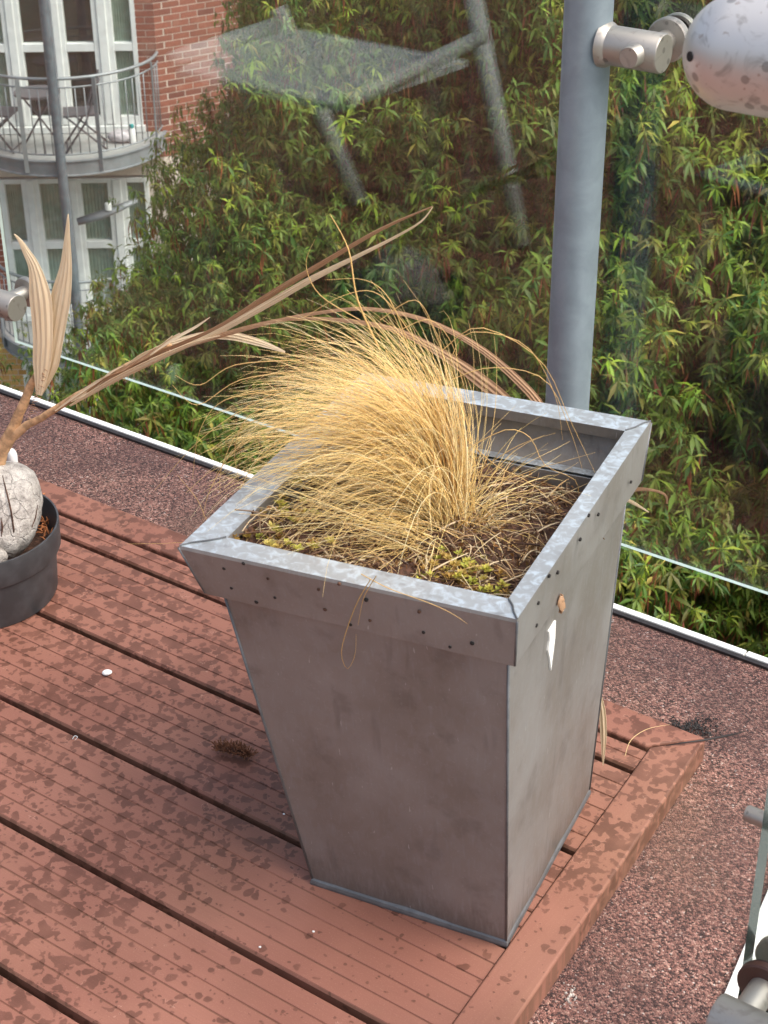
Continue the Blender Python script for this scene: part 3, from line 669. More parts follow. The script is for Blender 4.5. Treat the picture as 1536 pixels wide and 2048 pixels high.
# the husk's long axis leans towards the viewer and down
axd = (V(*(-CAM_U)) * 0.75 + V(*(-CAM_F)) * 0.55 + V(*CAM_R) * 0.15).normalized(); axa = axd.orthogonal().normalized(); axb = axd.cross(axa)
def coco_r(t, a):       # t along axis -1..1
    base = math.sqrt(max(0, 1 - t * t)) ** 0.9 * (1 - 0.16 * t) * 0.060
    return base * (1 + 0.07 * math.cos(3 * a + 0.6)) + (0.0055 if t > .93 else 0)
prof = [-1 + 2 * i / 30 for i in range(31)]; loops = []
for t in prof:
    l = []
    for k in range(40):
        a = 2 * math.pi * k / 40; r_ = max(coco_r(t, a), 0.0012); p = cc + axd * (t * 0.066) + (axa * math.cos(a) + axb * math.sin(a)) * r_
        l.append(p + (p - cc).normalized() * (0.0055 * mnoise.noise(p * 28) + 0.0026 * mnoise.noise(p * 75)))
    loops.append(l)
husk = MB().loops(loops, True, True).obj('husk', MT['coco'], palm, True)
kn = cc + axd * 0.064; ks = [];
MB().lathe([(0.001, -0.004), (.013, -.004), (.0155, .004), (.013, .012), (.007, .017), (.001, .018)], kn, 16, (axa, axb, axd)).obj('husk_tip', MT['coco'], palm, True)
def on_coco(px, py):
    d = Vector(ray(px, py)).normalized(); o = Vector(CAM_C) - cc; b = o.dot(d); c = o.dot(o) - 0.0615 ** 2; D = b * b - c
    return Vector(CAM_C) + d * (-b - math.sqrt(max(D, 0)))
for pts in [[(5, 950), (15, 990), (22, 1020), (28, 1060), (26, 1085)], [(76, 1010), (72, 1035), (62, 1060), (45, 1085), (38, 1095)], [(2, 1035), (5, 1055), (3, 1075)]]:
    P = [on_coco(*p) for p in pts]; P = [cc + (p - cc) * 0.992 for p in P]; nP = len(P)
    MB().tube(P, [0.0004] + [0.0012] * (nP - 2) + [0.0004], 6, flat=0.6).obj('husk_crack', MT['soil'], palm)

# fronds lie close to a vertical plane from the pot to behind the planter
FP0 = V(-0.80, -0.19, 0); FP1 = V(-0.12, 0.03, 0); fdir = (FP1 - FP0).normalized(); FN = V(-fdir.y, fdir.x, 0)
def fp(px, py, off=0.0): return onplane(px, py, FP0 + FN * off, FN)
def spline(P, k):
    P = [Vector(p) for p in P]; out = []
    for x in np.linspace(0, len(P) - 1, k):
        i = min(int(x), len(P) - 2); f = x - i; p0 = P[max(i - 1, 0)]; p1 = P[i]; p2 = P[i + 1]; p3 = P[min(i + 2, len(P) - 1)]
        out.append(0.5 * ((2 * p1) + (p2 - p0) * f + (2 * p0 - 5 * p1 + 4 * p2 - p3) * f * f + (3 * p1 - p0 - 3 * p2 + p3) * f ** 3))
    return out
def pleated(pts, widths, mat='palm', name='frond', off=0.0, pleats=5, depth=0.25, k=30, roll=0.0, parent=palm, pl=None, thick=0.0006):
    P = spline([fp(x, y, off) if pl is None else onplane(x, y, *pl) for x, y in pts], k)
    W = np.interp(np.linspace(0, 1, k), np.linspace(0, 1, len(widths)), widths)
    vs = []; fs = []; uvs = []; n = pleats * 2 + 1; nrm0 = FN if pl is None else pl[1]
    for i in range(k):
        t = (P[min(i + 1, k - 1)] - P[max(i - 1, 0)]).normalized(); s = nrm0.cross(t).normalized(); nn = t.cross(s)
        s, nn = s * math.cos(roll) + nn * math.sin(roll), nn * math.cos(roll) - s * math.sin(roll)
        for side in (0, 1):
            for j in range(n):
                u = j / (n - 1) - 0.5
                z = (depth * W[i] / pleats * (1 if j % 2 else -1) * .5) + W[i] * 0.35 * (u * u - .12)
                vs.append(P[i] + s * (u * W[i]) + nn * (z + (thick if side else 0))); uvs.append((u + .5, i / (k - 1) * 6))
    R_ = 2 * n
    for i in range(k - 1):
        for j in range(n - 1):
            a = i * R_ + j; fs.append((a, a + 1, a + R_ + 1, a + R_)); a += n; fs.append((a, a + R_, a + R_ + 1, a + 1))
        fs.append((i * R_, i * R_ + R_, i * R_ + R_ + n, i * R_ + n)); a = i * R_ + n - 1; fs.append((a, a + n, a + R_ + n, a + R_))
    me = bpy.data.meshes.new(name); me.from_pydata([tuple(v) for v in vs], [], fs); me.materials.append(MT[mat])
    ul = me.uv_layers.new(name='UVMap')
    for lp in me.loops: ul.data[lp.index].uv = uvs[lp.vertex_index]
    me.update(); return link(name, me, parent)
def mpx(px): return px / FPX * 2.02
# petioles
for pts, rr in [([(-14, 975), (-4, 915), (20, 870), (42, 820), (62, 770), (85, 725)], [.0095, .009, .0075, .006, .005, .003]), ([(-8, 960), (5, 900), (40, 860), (80, 838), (140, 800), (200, 765), (270, 722), (340, 690)], [.009, .0078, .006, .005, .0045, .004, .0036, .0025])]:
    P = spline([fp(*p) for p in pts], 24); R2 = list(np.interp(np.linspace(0, 1, 24), np.linspace(0, 1, len(rr)), rr))
    P = [p_ + V(mnoise.noise(p_ * 60), mnoise.noise(p_ * 60 + V(5, 0, 0)), mnoise.noise(p_ * 60 + V(9, 0, 0))) * .0018 for p_ in P]; R2 = [r_ * (1 + .12 * mnoise.noise(p_ * 130)) for r_, p_ in zip(R2, P)]
    MB().tube(P, R2, 10, flat=0.7).obj('petiole', MT['petiole'], palm, True)
# the forked upright frond
def frond_px(c, **k): return pleated([(x, y) for x, y, w_ in c], [mpx(w_ * 1.38) for x, y, w_ in c], depth=.16, **k)
frond_px([(78, 790, 9), (83, 725, 27), (85, 673, 29), (80, 595, 33), (69, 537, 18), (52, 503, 11), (40, 482, 6), (28, 468, 1)], off=-0.006, roll=0.1, pleats=4)
frond_px([(80, 785, 9), (98, 725, 30), (108, 673, 29), (121, 595, 31), (131, 537, 19), (134, 478, 9), (136, 428, 1)], off=0.004, roll=-0.1, pleats=4)
# the long frond reaching right, in several folded strips
pleated([(150, 800), (250, 740), (350, 695), (440, 655), (540, 590), (640, 530), (760, 460), (866, 413)], [mpx(9), mpx(12), mpx(13), mpx(13), mpx(13), mpx(11), mpx(7), mpx(1.5)], 'palm2', off=0.0, roll=0.5, pleats=3)
pleated([(300, 720), (420, 672), (540, 606), (620, 560), (700, 520), (780, 480), (840, 445), (865, 415)], [mpx(4), mpx(10), mpx(13), mpx(12), mpx(8), mpx(5), mpx(3), mpx(1.5)], 'palm', off=-0.01, roll=0.3, pleats=3)
pleated([(240, 745), (310, 700), (390, 675), (450, 670), (515, 684), (570, 704)], [mpx(4), mpx(10), mpx(15), mpx(17), mpx(14), mpx(3)], 'palm', off=0.016, roll=-0.5, pleats=3)
pleated([(330, 705), (440, 672), (540, 645), (640, 625), (740, 618), (850, 640), (950, 690), (1030, 755), (1085, 820), (1100, 900)], [mpx(5), mpx(8), mpx(7), mpx(6), mpx(7), mpx(8), mpx(11), mpx(15), mpx(16), mpx(10)], 'palm2', off=0.004, roll=-0.35, pleats=3)
pleated([(440, 668), (560, 640), (680, 640), (790, 660), (880, 705), (960, 760), (1020, 815), (1060, 900)], [mpx(4), mpx(6), mpx(7), mpx(10), mpx(16), mpx(24), mpx(26), mpx(12)], 'palm2', off=0.012, roll=-0.4, pleats=3)
pleated([(140, 812), (220, 765), (300, 725), (380, 690), (440, 672)], [mpx(4), mpx(14), mpx(16), mpx(10), mpx(3)], 'palm', off=-0.012, roll=0.7, pleats=2)
pleated([(1190, 1010), (1255, 982), (1300, 980), (1330, 990), (1334, 1008)], [mpx(8), mpx(9), mpx(5), mpx(4), mpx(2)], 'palm2', off=0.0, pleats=2)
pleated([(1200, 985), (1240, 994), (1270, 1008), (1298, 1025)], [mpx(10), mpx(8), mpx(6), mpx(1)], 'palm', off=0.0, pleats=2)
# torn papery strips along the stalks
for k in range(7):
    t = k / 6; x = 110 + 190 * t; y = 822 - 112 * t; ln = random.uniform(60, 120)
    pleated([(x, y), (x + ln * .4, y - ln * .28 + random.uniform(-5, 6)), (x + ln * .75, y - ln * .5 + random.uniform(-7, 9)), (x + ln, y - ln * .62 + random.uniform(-10, 12))], [mpx(2), mpx(random.uniform(5, 9)), mpx(random.uniform(4, 7)), mpx(1)], random.choice(['palm', 'palm2']), 'torn_strip', off=random.uniform(-.012, -.004), roll=random.uniform(-1, 1), pleats=1, k=14)
# stringy fibres where the leaflets tore from the midrib
m = MB()
for q in range(34):
    t = q / 33; x = 150 + 190 * t; y = 797 - 98 * t; a = fp(x, y, -0.004); b = fp(x + random.uniform(-4, 6), y + random.uniform(8, 20), -0.010); m.tube([a, (a + b) / 2 + V(0, 0, .001), b], [.0005, .0005, .0002], 4)
for q in range(22):
    t = q / 21; x = 55 + 28 * t; y = 838 - 100 * t; a = fp(x, y, -0.004); b = fp(x + random.uniform(4, 16), y + random.uniform(-2, 9), -0.008); m.tube([a, (a + b) / 2 + V(0, 0, .001), b], [.0006, .0005, .0002], 4)
tag(m.obj('fibres', MT['palm2'], palm), kind='stuff')

# ================================================================== SMALL THINGS LYING ABOUT
def pebble(px, py, z, size, label, rot=0.3):
    m = MB(); prof = []; N = 10
    c = onz(px, py, z)
    loops = []
    for i in range(N + 1):
        t = math.pi * i / N; l = []
        for k in range(16):
            a = 2 * math.pi * k / 16; p = V(size[0] * math.sin(t) * math.cos(a), size[1] * math.sin(t) * math.sin(a), size[2] * (1 - math.cos(t)))
            p = Matrix.Rotation(rot, 3, 'Z') @ p; p *= 1 + 0.12 * mnoise.noise(p * 90 + V(px, py, 0)); l.append(c + p + V(0, 0, .0006))
        loops.append(l)
    return tag(m.loops(loops, True, True).obj('pebble', MT['pebble'], None, True), label, 'pebble')
pebble(215, 1350, 0, (.0062, .0046, .0032), 'small white pebble lying alone on the deck boards below the pot', 0.9)
pebble(28, 938, ZR, (.008, .008, .017), 'white pebble on the red felt just behind the coconut', 0.1)
for i, (x, y, lb) in enumerate([(568, 1630, 'tiny white grit speck on the boards left of the planter foot'), (627, 1865, 'tiny white grit speck on the boards below the planter foot'), (520, 1896, 'tiny white grit speck beside a dark board gap in front')]):
    o = pebble(x, y, 0, (.0014, .0011, .0008), lb); o.name = 'grit_speck'
# bristly dried seed head
sh = empty('seed_head', 'bristly brown dried seed head lying on the deck left of the planter', 'seed head')
a, b = onz(440, 1498, .004), onz(500, 1512, .004)
MB().tube([a, a.lerp(b, .3) + V(0, 0, .002), a.lerp(b, .7) + V(0, 0, .002), b], [.002, .0035, .0035, .002], 8).obj('core', MT['soil'], sh, True)
m = MB()
for k in range(240):
    t = random.random(); p = a.lerp(b, t) + V(0, 0, .001); d = V(random.gauss(0, 1), random.gauss(0, 1), abs(random.gauss(.7, .7))).normalized(); L = random.uniform(.006, .013)
    m.tube([p, p + d * L * .6, p + d * L + V(0, 0, .0015)], [.0006, .0005, .0007], 4)
m.obj('bristles', plain('brown_bristle', S(128, 84, 58), .8, 0, .35, 200), sh)
# dry leaf blade leaning behind the planter, curled grass stem on the trim, black twig on the corner
bl = pleated([(1196, 1378), (1204, 1420), (1207, 1470), (1206, 1532)], [mpx(4), mpx(12), mpx(12), mpx(1)], 'palm', 'fallen_leaf_blade', parent=None, pl=(V(-0.045, -0.11, 0), FN), pleats=2)
tag(bl, 'narrow pale dry leaf blade hanging beside the right side of the planter', 'leaf')
st = strand_from_px([(1250, 1512), (1262, 1480), (1295, 1458), (1340, 1449)], 0, 0.0006, (230, 200, 150), pl=(V(0, 0, 0.012), V(0, 0, 1)), name='grass_stem', parent=None)
tag(st, 'thin curved dry grass stem lying over the deck trim corner', 'grass stem')
P = [onz(1332, 1491, .0045), onz(1370, 1485, .0065), onz(1410, 1480, .006), onz(1452, 1472, -.012), onz(1490, 1463, -.026)]
tag(MB().tube(P, [.0003, .0009, .0011, .0014, .0005], 6).obj('twig', MT['matt_black'], None, True), 'thin black twig lying across the mitred corner of the deck trim', 'twig')
# dark crumbs of rotted matter by the corner
m = MB()
for k in range(230):
    x, y = random.gauss(1378, 28), random.gauss(1458, 11); p = onz(x, y, ZR + .003); d = V(random.gauss(0, 1), random.gauss(0, 1), random.uniform(0, .5)).normalized() * random.uniform(.0007, .0022)
    if p.y < 0.004: continue
    m.tube([p - d, p + V(0, 0, .001), p + d], [.0005, .0012, .0004], 5)
tag(m.obj('debris', MT['matt_black']), 'black crumbly debris on the felt beside the deck corner', 'debris', kind='stuff')
# bird dropping and yellow moss flecks on the felt
m = MB()
for k in range(30):
    rr = abs(random.gauss(0, 1)); a = random.uniform(0, 6.28); p = onz(1140 + 12 * rr * math.cos(a), 1990 + 13 * rr * math.sin(a), ZR + .0012); s_ = random.uniform(.0005, .0018) * (1.2 - .3 * min(rr, 3))
    m.lathe([(.0001, .0014 * random.random() + .0004), (s_ * .7, .0006), (s_, -.001)], p, 7)
tag(m.obj('bird_dropping', plain('dropping', S(190, 182, 174), .8, 0, .25, 200)), 'splashed white bird dropping on the felt below the deck trim', 'bird dropping')
# crumpled brown leaf caught on the planter's side, white thread by the gap
lp = onplane(1116, 1206, *plR); nn = plR[1] if plR[1].x > 0 else -plR[1]
m = MB(); ss = V(0, 0, 1); tt = nn.cross(ss).normalized(); vs = []
for j in range(6):
    for i in range(5):
        u, v = i / 4 - .5, j / 5 - .5; ww = .011 * math.cos(v * 2.4); vs.append(lp + tt * (u * ww) + ss * (v * .017) + nn * (.003 + .0022 * math.sin(7 * u + 5 * v) + .001 * math.cos(17 * v)))
m.add(vs, [(j * 5 + i, j * 5 + i + 1, j * 5 + i + 6, j * 5 + i + 5) for j in range(5) for i in range(4)])
o = m.obj('dead_leaf', MT['palm2'], None, True); sm = o.modifiers.new('thick', 'SOLIDIFY'); sm.thickness = .0005
tag(o, 'crumpled brown dead leaf stuck to the right side of the planter rim', 'leaf')
o = strand_from_px([(145, 1478), (149, 1472), (155, 1474), (150, 1480)], 0, .0007, (240, 240, 238), pl=(V(0, 0, .003), V(0, 0, 1)), name='white_thread', parent=None)
tag(o, 'short curled white thread lying beside a dark board gap', 'thread')

# ================================================================== BALUSTRADE
YG, YP, PRD = 0.2130, 0.150, 0.0258
def glass_pane(lo, hi, label, edge, axis='y'):
    m = MB(); c = [(a + b) / 2 for a, b in zip(lo, hi)]; m.bbox(lo, hi)
    o = m.obj('glass_pane', [MT['glass'], MT[edge]]); me = o.data
    for p in me.polygons: p.material_index = 0 if abs(p.normal.y) > .5 else 1
    return tag(o, label, 'glass pane', 'glass balustrade panes')
glass_pane((-1.3115, YG, 0.0690), (0.42, YG + 0.006, 1.25), 'large clear glass balustrade pane behind the planter, in front of the trees', 'glassedge')
def bracket_post(label, X, arm_px, disc_px, arm_dir, zarm=None, Xtop=None):
    post = empty('steel_post', label, 'post', 'balustrade posts')
    MB().tube([V(X, YP, ZR + .001), V(X, YP, 0.8), V(Xtop or X, YP, 1.6)], PRD, 40).obj('tube', MT['post'], post, True)
    autosmooth(post.children[-1], 40)
    MB().lathe([(.001, .007), (.05, .007), (.052, .005), (.052, 0)], (X, YP, ZR + .0008), 32).obj('foot_plate', MT['post'], post)
    return post
def fitting(post, a0, a1, pinx, z, ra=0.0205, front=0.034):
    # arm between post and pane fixing: solid round bar, cross pin, washers either side of the pane
    arm = MB().tube([V(a0, YP, z), V(a1 + (-.0015 if a1 > a0 else .0015), YP, z), V(a1, YP, z)], [ra, ra, ra - .0012], 32).obj('bracket_arm', MT['steel'], post); autosmooth(arm, 40)
    wd = [];
    sgn = 1 if a1 > a0 else -1
    wx = a0 + sgn * .001
    MB().lathe([(ra * 1.0, .007), (ra * 1.14, .003), (ra * 1.22, -.002)], (wx, YP, z), 28, (V(0, 1, 0), V(0, 0, 1), V(sgn, 0, 0))).obj('weld', MT['steel'], arm, True)
    pin = MB().tube([V(pinx, YP - front, z), V(pinx, YP - front + .0012, z), V(pinx, YG - .014, z)], [.0102, .0112, .0112], 24).obj('cross_pin', MT['steel'], arm); autosmooth(pin, 40)
    for y0, y1, rr, mt in [(YG - .014, YG - .0035, .0235, 'steel'), (YG - .0035, YG - .0003, .0215, 'rubber'), (YG + .0063, YG + .0095, .0215, 'rubber'), (YG + .0095, YG + .017, .0235, 'steel')]:
        w_ = MB().lathe([(.001, 0), (rr - .0015, 0), (rr, .0015), (rr, y1 - y0 - .0015), (rr - .0015, y1 - y0), (.001, y1 - y0)], (pinx, y0, z), 32, (V(0, 0, 1), V(1, 0, 0), V(0, 1, 0))).obj('washer', MT[mt], arm); autosmooth(w_, 40)
X1 = (ony(1131, 795, YP).x + ony(1183, 0, YP).x) / 2
p1 = bracket_post('round galvanised steel post standing right behind the planter', X1, 0, 0, 1)
zA = ony(1262, 97, YP).z; xe = ony(1328, 108, YP - .0).x
fitting(p1, X1 + PRD * .85, xe, ony(1335, 90, YG - .01).x, zA)
p2 = bracket_post('galvanised steel post mostly out of frame beyond the forked palm frond', -1.53, 0, 0, 1)
fitting(p2, -1.53 + PRD * .85, ony(35, 618, YP).x, ony(52, 590, YG - .012).x, ony(20, 612, YP).z)

# near right: handrail end, pane, fixings
YH = -0.45
hc = ony(1480, 105, YH); HR = 0.0352
hr = empty('handrail', 'thick weathered stainless handrail tube with a domed end at top right', 'handrail')
prof = [(HR * math.sin(t), -HR * 0.98 * math.cos(t)) for t in np.linspace(0.02, math.pi / 2, 14)] + [(HR, 0.2), (HR, 1.6), (0.001, 1.6)]
autosmooth(MB().lathe(prof, hc, 56, (V(0, 1, 0), V(0, 0, 1), V(1, 0, 0))).obj('tube', MT['steel2'], hr), 40)
dl = (V(*CAM_C) - hc).normalized()
def on_sphere(px, py, R):
    d = Vector(ray(px, py)).normalized(); o = Vector(CAM_C) - hc; b = o.dot(d); c = o.dot(o) - R * R; return Vector(CAM_C) + d * (-b - math.sqrt(max(b * b - c, 0)))
hp = on_sphere(1380, 113, HR * 0.997); hn = (hp - hc).normalized(); a = hn.orthogonal().normalized()
MB().lathe([(.0001, .0006), (.0030, .0006), (.0034, -.002)], hp, 14, (a, hn.cross(a), hn)).obj('drain_hole', MT['screw'], hr)
pe = ony(1475, 2000, YH)
glass_pane((pe.x, YH, pe.z), (1.5, YH + 0.022, 0.80), 'glass balustrade pane whose dark edge shows at the lower right', 'darkedge')
rp_ = empty('steel_post', 'stainless post and clamp fixing of the near pane at the bottom right corner', 'post', 'balustrade posts')
MB().tube([V(1.05, YH - .06, -.3), V(1.05, YH - .06, 1.0)], .024, 24).obj('tube', MT['post'], rp_, True)
ae = ony(1428, 2034, YH - .06)
arm = MB().tube([V(1.05, YH - .06, ae.z), V(ae.x + .002, YH - .06, ae.z), V(ae.x, YH - .06, ae.z)], [.0205, .0205, .019], 32).obj('bracket_arm', MT['steel'], rp_); autosmooth(arm, 40)
dp = ony(1532, 1952, YH - .008)
pin = MB().tube([V(dp.x, YH - .10, ae.z), V(dp.x, YH - .012, ae.z)], .0112, 24).obj('cross_pin', MT['steel'], arm); autosmooth(pin, 40)
for y0, y1, rr, mt in [(YH - .012, YH - .0035, .0225, 'brown_rubber'), (YH - .0035, YH - .0003, .021, 'rubber'), (YH + .0223, YH + .03, .0225, 'steel')]:
    w_ = MB().lathe([(.001, 0), (rr - .0015, 0), (rr, .0015), (rr, y1 - y0 - .0015), (rr - .0015, y1 - y0), (.001, y1 - y0)], (dp.x, y0, ae.z), 32, (V(0, 0, 1), V(1, 0, 0), V(0, 1, 0))).obj('washer', MT[mt], arm); autosmooth(w_, 40)
pa = ony(1492, 1625, YH + .10)
rod = MB().tube([pa, pa + V(.0015, 0, 0), pa + V(.9, 0, 0)], [.0062, .0072, .0072], 24).obj('steel_rod', MT['steel']); autosmooth(rod, 40)
tag(rod, 'short bright steel rod end behind the near glass edge at right', 'rod')

# pale patio table standing further back on the deck; only its reflection shows in the far pane
def mir(px, py, z):
    p = onz(px, py, z); return V(p.x, 2 * YG - p.y, z)
TZ = 0.40
tb = empty('patio_table', 'pale patio table with splayed tubular legs, seen only as a reflection in the glass', 'table')
tc = [mir(350, 140, TZ), mir(545, 50, TZ), mir(930, 122, TZ), mir(670, 212, TZ)]
o = MB().loops([[p - V(0, 0, .012) for p in tc], tc], True, True).obj('table_top', MT['table'], tb)
for (x0, y0), (x1, y1) in [((552, 18), (716, 408)), ((943, -10), (1040, 492))]:
    f0 = onz(x1, y1, 0.004); t0_ = ony(x0, y0, f0.y); a = V(f0.x, 2 * YG - f0.y, .004); b = V(t0_.x, 2 * YG - t0_.y, t0_.z)
    MB().tube([a, b], .017, 14).obj('leg', MT['table'], tb, True)
for (x0, y0), (x1, y1) in [((340, 120), (545, 52)), ((690, 205), (960, 75))]:
    a = mir(x0, y0, TZ + .012); b = mir(x1, y1, TZ + .012); MB().tube([a, b], .014, 14).obj('rail', MT['table'], tb, True)

# ================================================================== FAR BUILDING
al = math.radians(37); E1 = V(math.cos(al), math.sin(al), 0); EN = V(math.sin(al), -math.cos(al), 0); EZ = V(0, 0, 1)
O0 = atd(275, 90, 20); O0.z = 0
def F(s, d, z): return O0 + E1 * s + EN * d + EZ * z
AX = (E1, EN, EZ)
bld = empty('brick_building', 'red brick apartment building with white windows and rounded balconies at upper left', 'building')
def fbox(s0, s1, d0, d1, z0, z1, m=None, mi=0):
    m = m or MB(); return m.box(F((s0 + s1) / 2, (d0 + d1) / 2, (z0 + z1) / 2), (s1 - s0, d1 - d0, z1 - z0), AX, mi)
ZTOP = 4.0
m = MB()
fbox(0.0, 0.205, -.4, -.006, GROUND_Z, ZTOP, m); fbox(-6.0, -1.80, -.4, -.006, -7.36, ZTOP, m)
for z0, z1 in [(-2.85, -2.42), (-5.30, -4.80), (-7.70, -7.18)]: fbox(-1.80, 0.0, -.4, -.01, z0, z1, m)
fbox(-1.8, 0, -.4, -.01, -0.4, ZTOP, m)
wallR = m.obj('wall', MT['mortar'], bld)
m = MB(); fbox(-6.0, -1.74, -.4, -.006, GROUND_Z, -7.361, m); wallY = m.obj('wall', MT['mortar'], bld)
# receding side wall
a2 = math.radians(70); E2 = V(math.cos(a2), math.sin(a2), 0); N2 = V(math.sin(a2), -math.cos(a2), 0)
K0 = F(0.205, 0, 0)
m = MB(); m.box(K0 + E2 * 3.0 - N2 * .206 + EZ * (ZTOP + GROUND_Z) / 2, (6.0, .4, ZTOP - GROUND_Z), (E2, N2, EZ)); wallS = m.obj('wall', MT['mortar'], bld)
bm_ = MB(); bm_.box((0, 0, 0), (.213, .05, .064)); brick_me = bm_.mesh('brick', MT['brick']); bh_ = MB(); bh_.box((0, 0, 0), (.1, .05, .064)); half_me = bh_.mesh('brick', MT['brick'])
by_ = MB(); by_.box((0, 0, 0), (.213, .05, .064)); brickY_me = by_.mesh('brick', MT['ybrick']); byh = MB(); byh.box((0, 0, 0), (.1, .05, .064)); halfY_me = byh.mesh('brick', MT['ybrick'])
def place_brick(me, c, ex, en, parent):
    o = link('brick', me, parent); R = Matrix((ex, en, EZ)).transposed().to_4x4(); R.translation = c + en * random.uniform(-.0015, .0015); o.matrix_world = R
nb = 0
for row in range(28):
    z = -3.02 - row * .075
    if z < -5.1: break
    # strip beside the window: alternate stretcher and two headers
    if row % 2: place_brick(brick_me, F(.1035, -.026, z), E1, EN, wallR)
    else:
        for s in (.047, .157): place_brick(half_me, F(s, -.026, z), E1, EN, wallR)
    off = 0.003 if row % 2 else -.108
    for k in range(8):
        c = .1125 + k * .225 + off
        if c < .1: place_brick(half_me, K0 + E2 * .056 - N2 * .026 + EZ * z, E2, N2, wallS); continue
        place_brick(brick_me, K0 + E2 * (c + .003) - N2 * .026 + EZ * z, E2, N2, wallS)
for row in range(26):
    z = -5.36 - row * .075
    if row % 2: place_brick(brick_me, F(-1.912, -.026, z), E1, EN, wallR)
    else: place_brick(half_me, F(-1.856, -.026, z), E1, EN, wallR); place_brick(half_me, F(-1.966, -.026, z), E1, EN, wallR)
    place_brick(brick_me, F(-2.137 - (.0 if row % 2 else .0), -.026, z), E1, EN, wallR)
for row in range(16):
    z = -7.42 - row * .075
    if row % 2: place_brick(brickY_me, F(-1.852, -.026, z), E1, EN, wallY); place_brick(brickY_me, F(-2.077, -.026, z), E1, EN, wallY)
    else: place_brick(halfY_me, F(-1.796, -.026, z), E1, EN, wallY); place_brick(brickY_me, F(-1.965, -.026, z), E1, EN, wallY); place_brick(halfY_me, F(-2.135, -.026, z), E1, EN, wallY)
PAN = [(-1.73, -1.53), (-1.32, -1.00), (-.82, -.50), (-.27, -.06)]
def window(zb, zt, ztr, curt, dark):
    # zb/zt: bottom and top of the opening; ztr: transom centre
    win = fbox(-1.80, 0.0, -.13, -.115, zb, zt).obj('window', MT['curtain'] if curt == 'all' else MT['room'], bld)
    fr = MB()
    xs = [-1.80] + [x for p in PAN for x in p] + [0.0]
    for i in range(0, len(xs), 2): fbox(xs[i], xs[i + 1], -.10, .0, zb, zt, fr)
    for (a_, b_) in PAN:
        fbox(a_, b_, -.098, -.004, zt - .06, zt, fr); fbox(a_, b_, -.098, -.004, zb, zb + .10, fr); fbox(a_, b_, -.098, -.004, ztr - .048, ztr + .048, fr)
    fo_ = fr.obj('frame', MT['frame'], win); bevel(fo_, .006, 1)
    # stepped mouldings on the mullions
    for i in range(2, len(xs) - 2, 2):
        c_ = (xs[i] + xs[i + 1]) / 2; w_ = (xs[i + 1] - xs[i]); mm = MB(); fbox(c_ - w_ * .22, c_ + w_ * .22, .001, .022, zb + .02, zt - .01, mm); bevel(mm.obj('mullion', MT['frame'], win), .006, 1)
    mm = MB(); fbox(-1.82, .02, -.05, .06, zb - .075, zb - .002, mm); mm.obj('sill', MT['frame'], win)
    for (a_, b_) in PAN:
        for z0, z1 in ((zb + .10, ztr - .048), (ztr + .048, zt - .06)):
            mm = MB(); fbox(a_ - .002, b_ + .002, -.075, -.068, z0, z1, mm); mm.obj('pane', MT['wglass'], win)
    # net curtains inside the side lights, in folds
    for j, (a_, b_) in enumerate(PAN):
        if curt == 'sides' and j not in (0, 3): continue
        vs = []; fs = []; nn_ = 40
        for k in range(nn_ + 1):
            s = a_ - .01 + (b_ - a_ + .02) * k / nn_; d = -.088 + .008 * math.sin(k * 1.3 + j)
            vs += [F(s, d, zb), F(s, d, zt)]
            if k < nn_: fs.append((2 * k, 2 * k + 2, 2 * k + 3, 2 * k + 1))
        MB().add(vs, fs).obj('curtain', MT['curtain'], win, True)
    return win
window(-4.68, -2.85, -3.77, 'sides', True)
window(-7.07, -5.33, -6.17, 'all', False)
window(-9.5, -7.72, -8.75, 'none', True)
# balconies: rounded slab, fascia, rails and bars
SC, RB = -0.855, 1.10
def arc(r, n=48, a0=0, a1=math.pi): return [(SC + r * math.cos(a0 + (a1 - a0) * k / n), r * math.sin(a0 + (a1 - a0) * k / n)) for k in range(n + 1)]
def balcony(zf):
    top = [F(s, max(d, .002), zf) for s, d in arc(RB - .02)]; bot = [F(s, max(d, .002), zf - .05) for s, d in arc(RB - .02)]
    b_ = MB().loops([bot, top], True, True).obj('balcony', MT['balfloor'], bld)
    m = MB(); pr = [(RB - .018, .012), (RB + .02, .012), (RB + .02, 0), (RB, -.01), (RB, -.15), (RB + .02, -.155), (RB + .02, -.165), (RB - .018, -.165)]
    lo = []
    for k in range(49):
        a_ = math.pi * k / 48; lo.append([F(SC + r_ * math.cos(a_), max(r_ * math.sin(a_), .001) , zf + z_) for r_, z_ in pr])
    m.loops(lo, True, True); m.obj('fascia', MT['balcony'], b_)
    for z_, r_ in ((.93, .019), (.83, .010), (.075, .010)):
        rr_ = RB - .03; MB().tube([F(s, max(d, .004), zf + z_) for s, d in arc(rr_)], r_, 8).obj('rail', MT['railing'], b_, True)
    nbar = 33; bar = MB().tube([V(0, 0, .08), V(0, 0, .83)], .0065, 6).mesh('baluster', MT['railing'], True)
    post = MB().box((0, 0, .40), (.05, .012, 1.06)).mesh('baluster_post', MT['railing'])
    for k in range(1, nbar):
        a_ = math.pi * k / nbar; s, d = SC + (RB - .03) * math.cos(a_), (RB - .03) * math.sin(a_)
        if k % 8 == 4:
            o = link('baluster_post', post, b_); R = Matrix.Rotation(al + a_ - math.pi, 4, 'Z'); s, d = SC + (RB + .024) * math.cos(a_), (RB + .024) * math.sin(a_); R.translation = F(s, d, zf); o.matrix_world = R @ Matrix.Rotation(math.pi / 2, 4, 'Z')
        else: link('baluster', bar, b_, F(s, d, zf))
    return b_
ZA, ZB2 = -4.765, -7.155
balcony(ZA); balcony(ZB2)
m = MB(); m.tube([F(-.815, 1.175, GROUND_Z), F(-.815, 1.175, ZTOP)], .055, 24); autosmooth(m.obj('column', MT['column'], bld), 40)
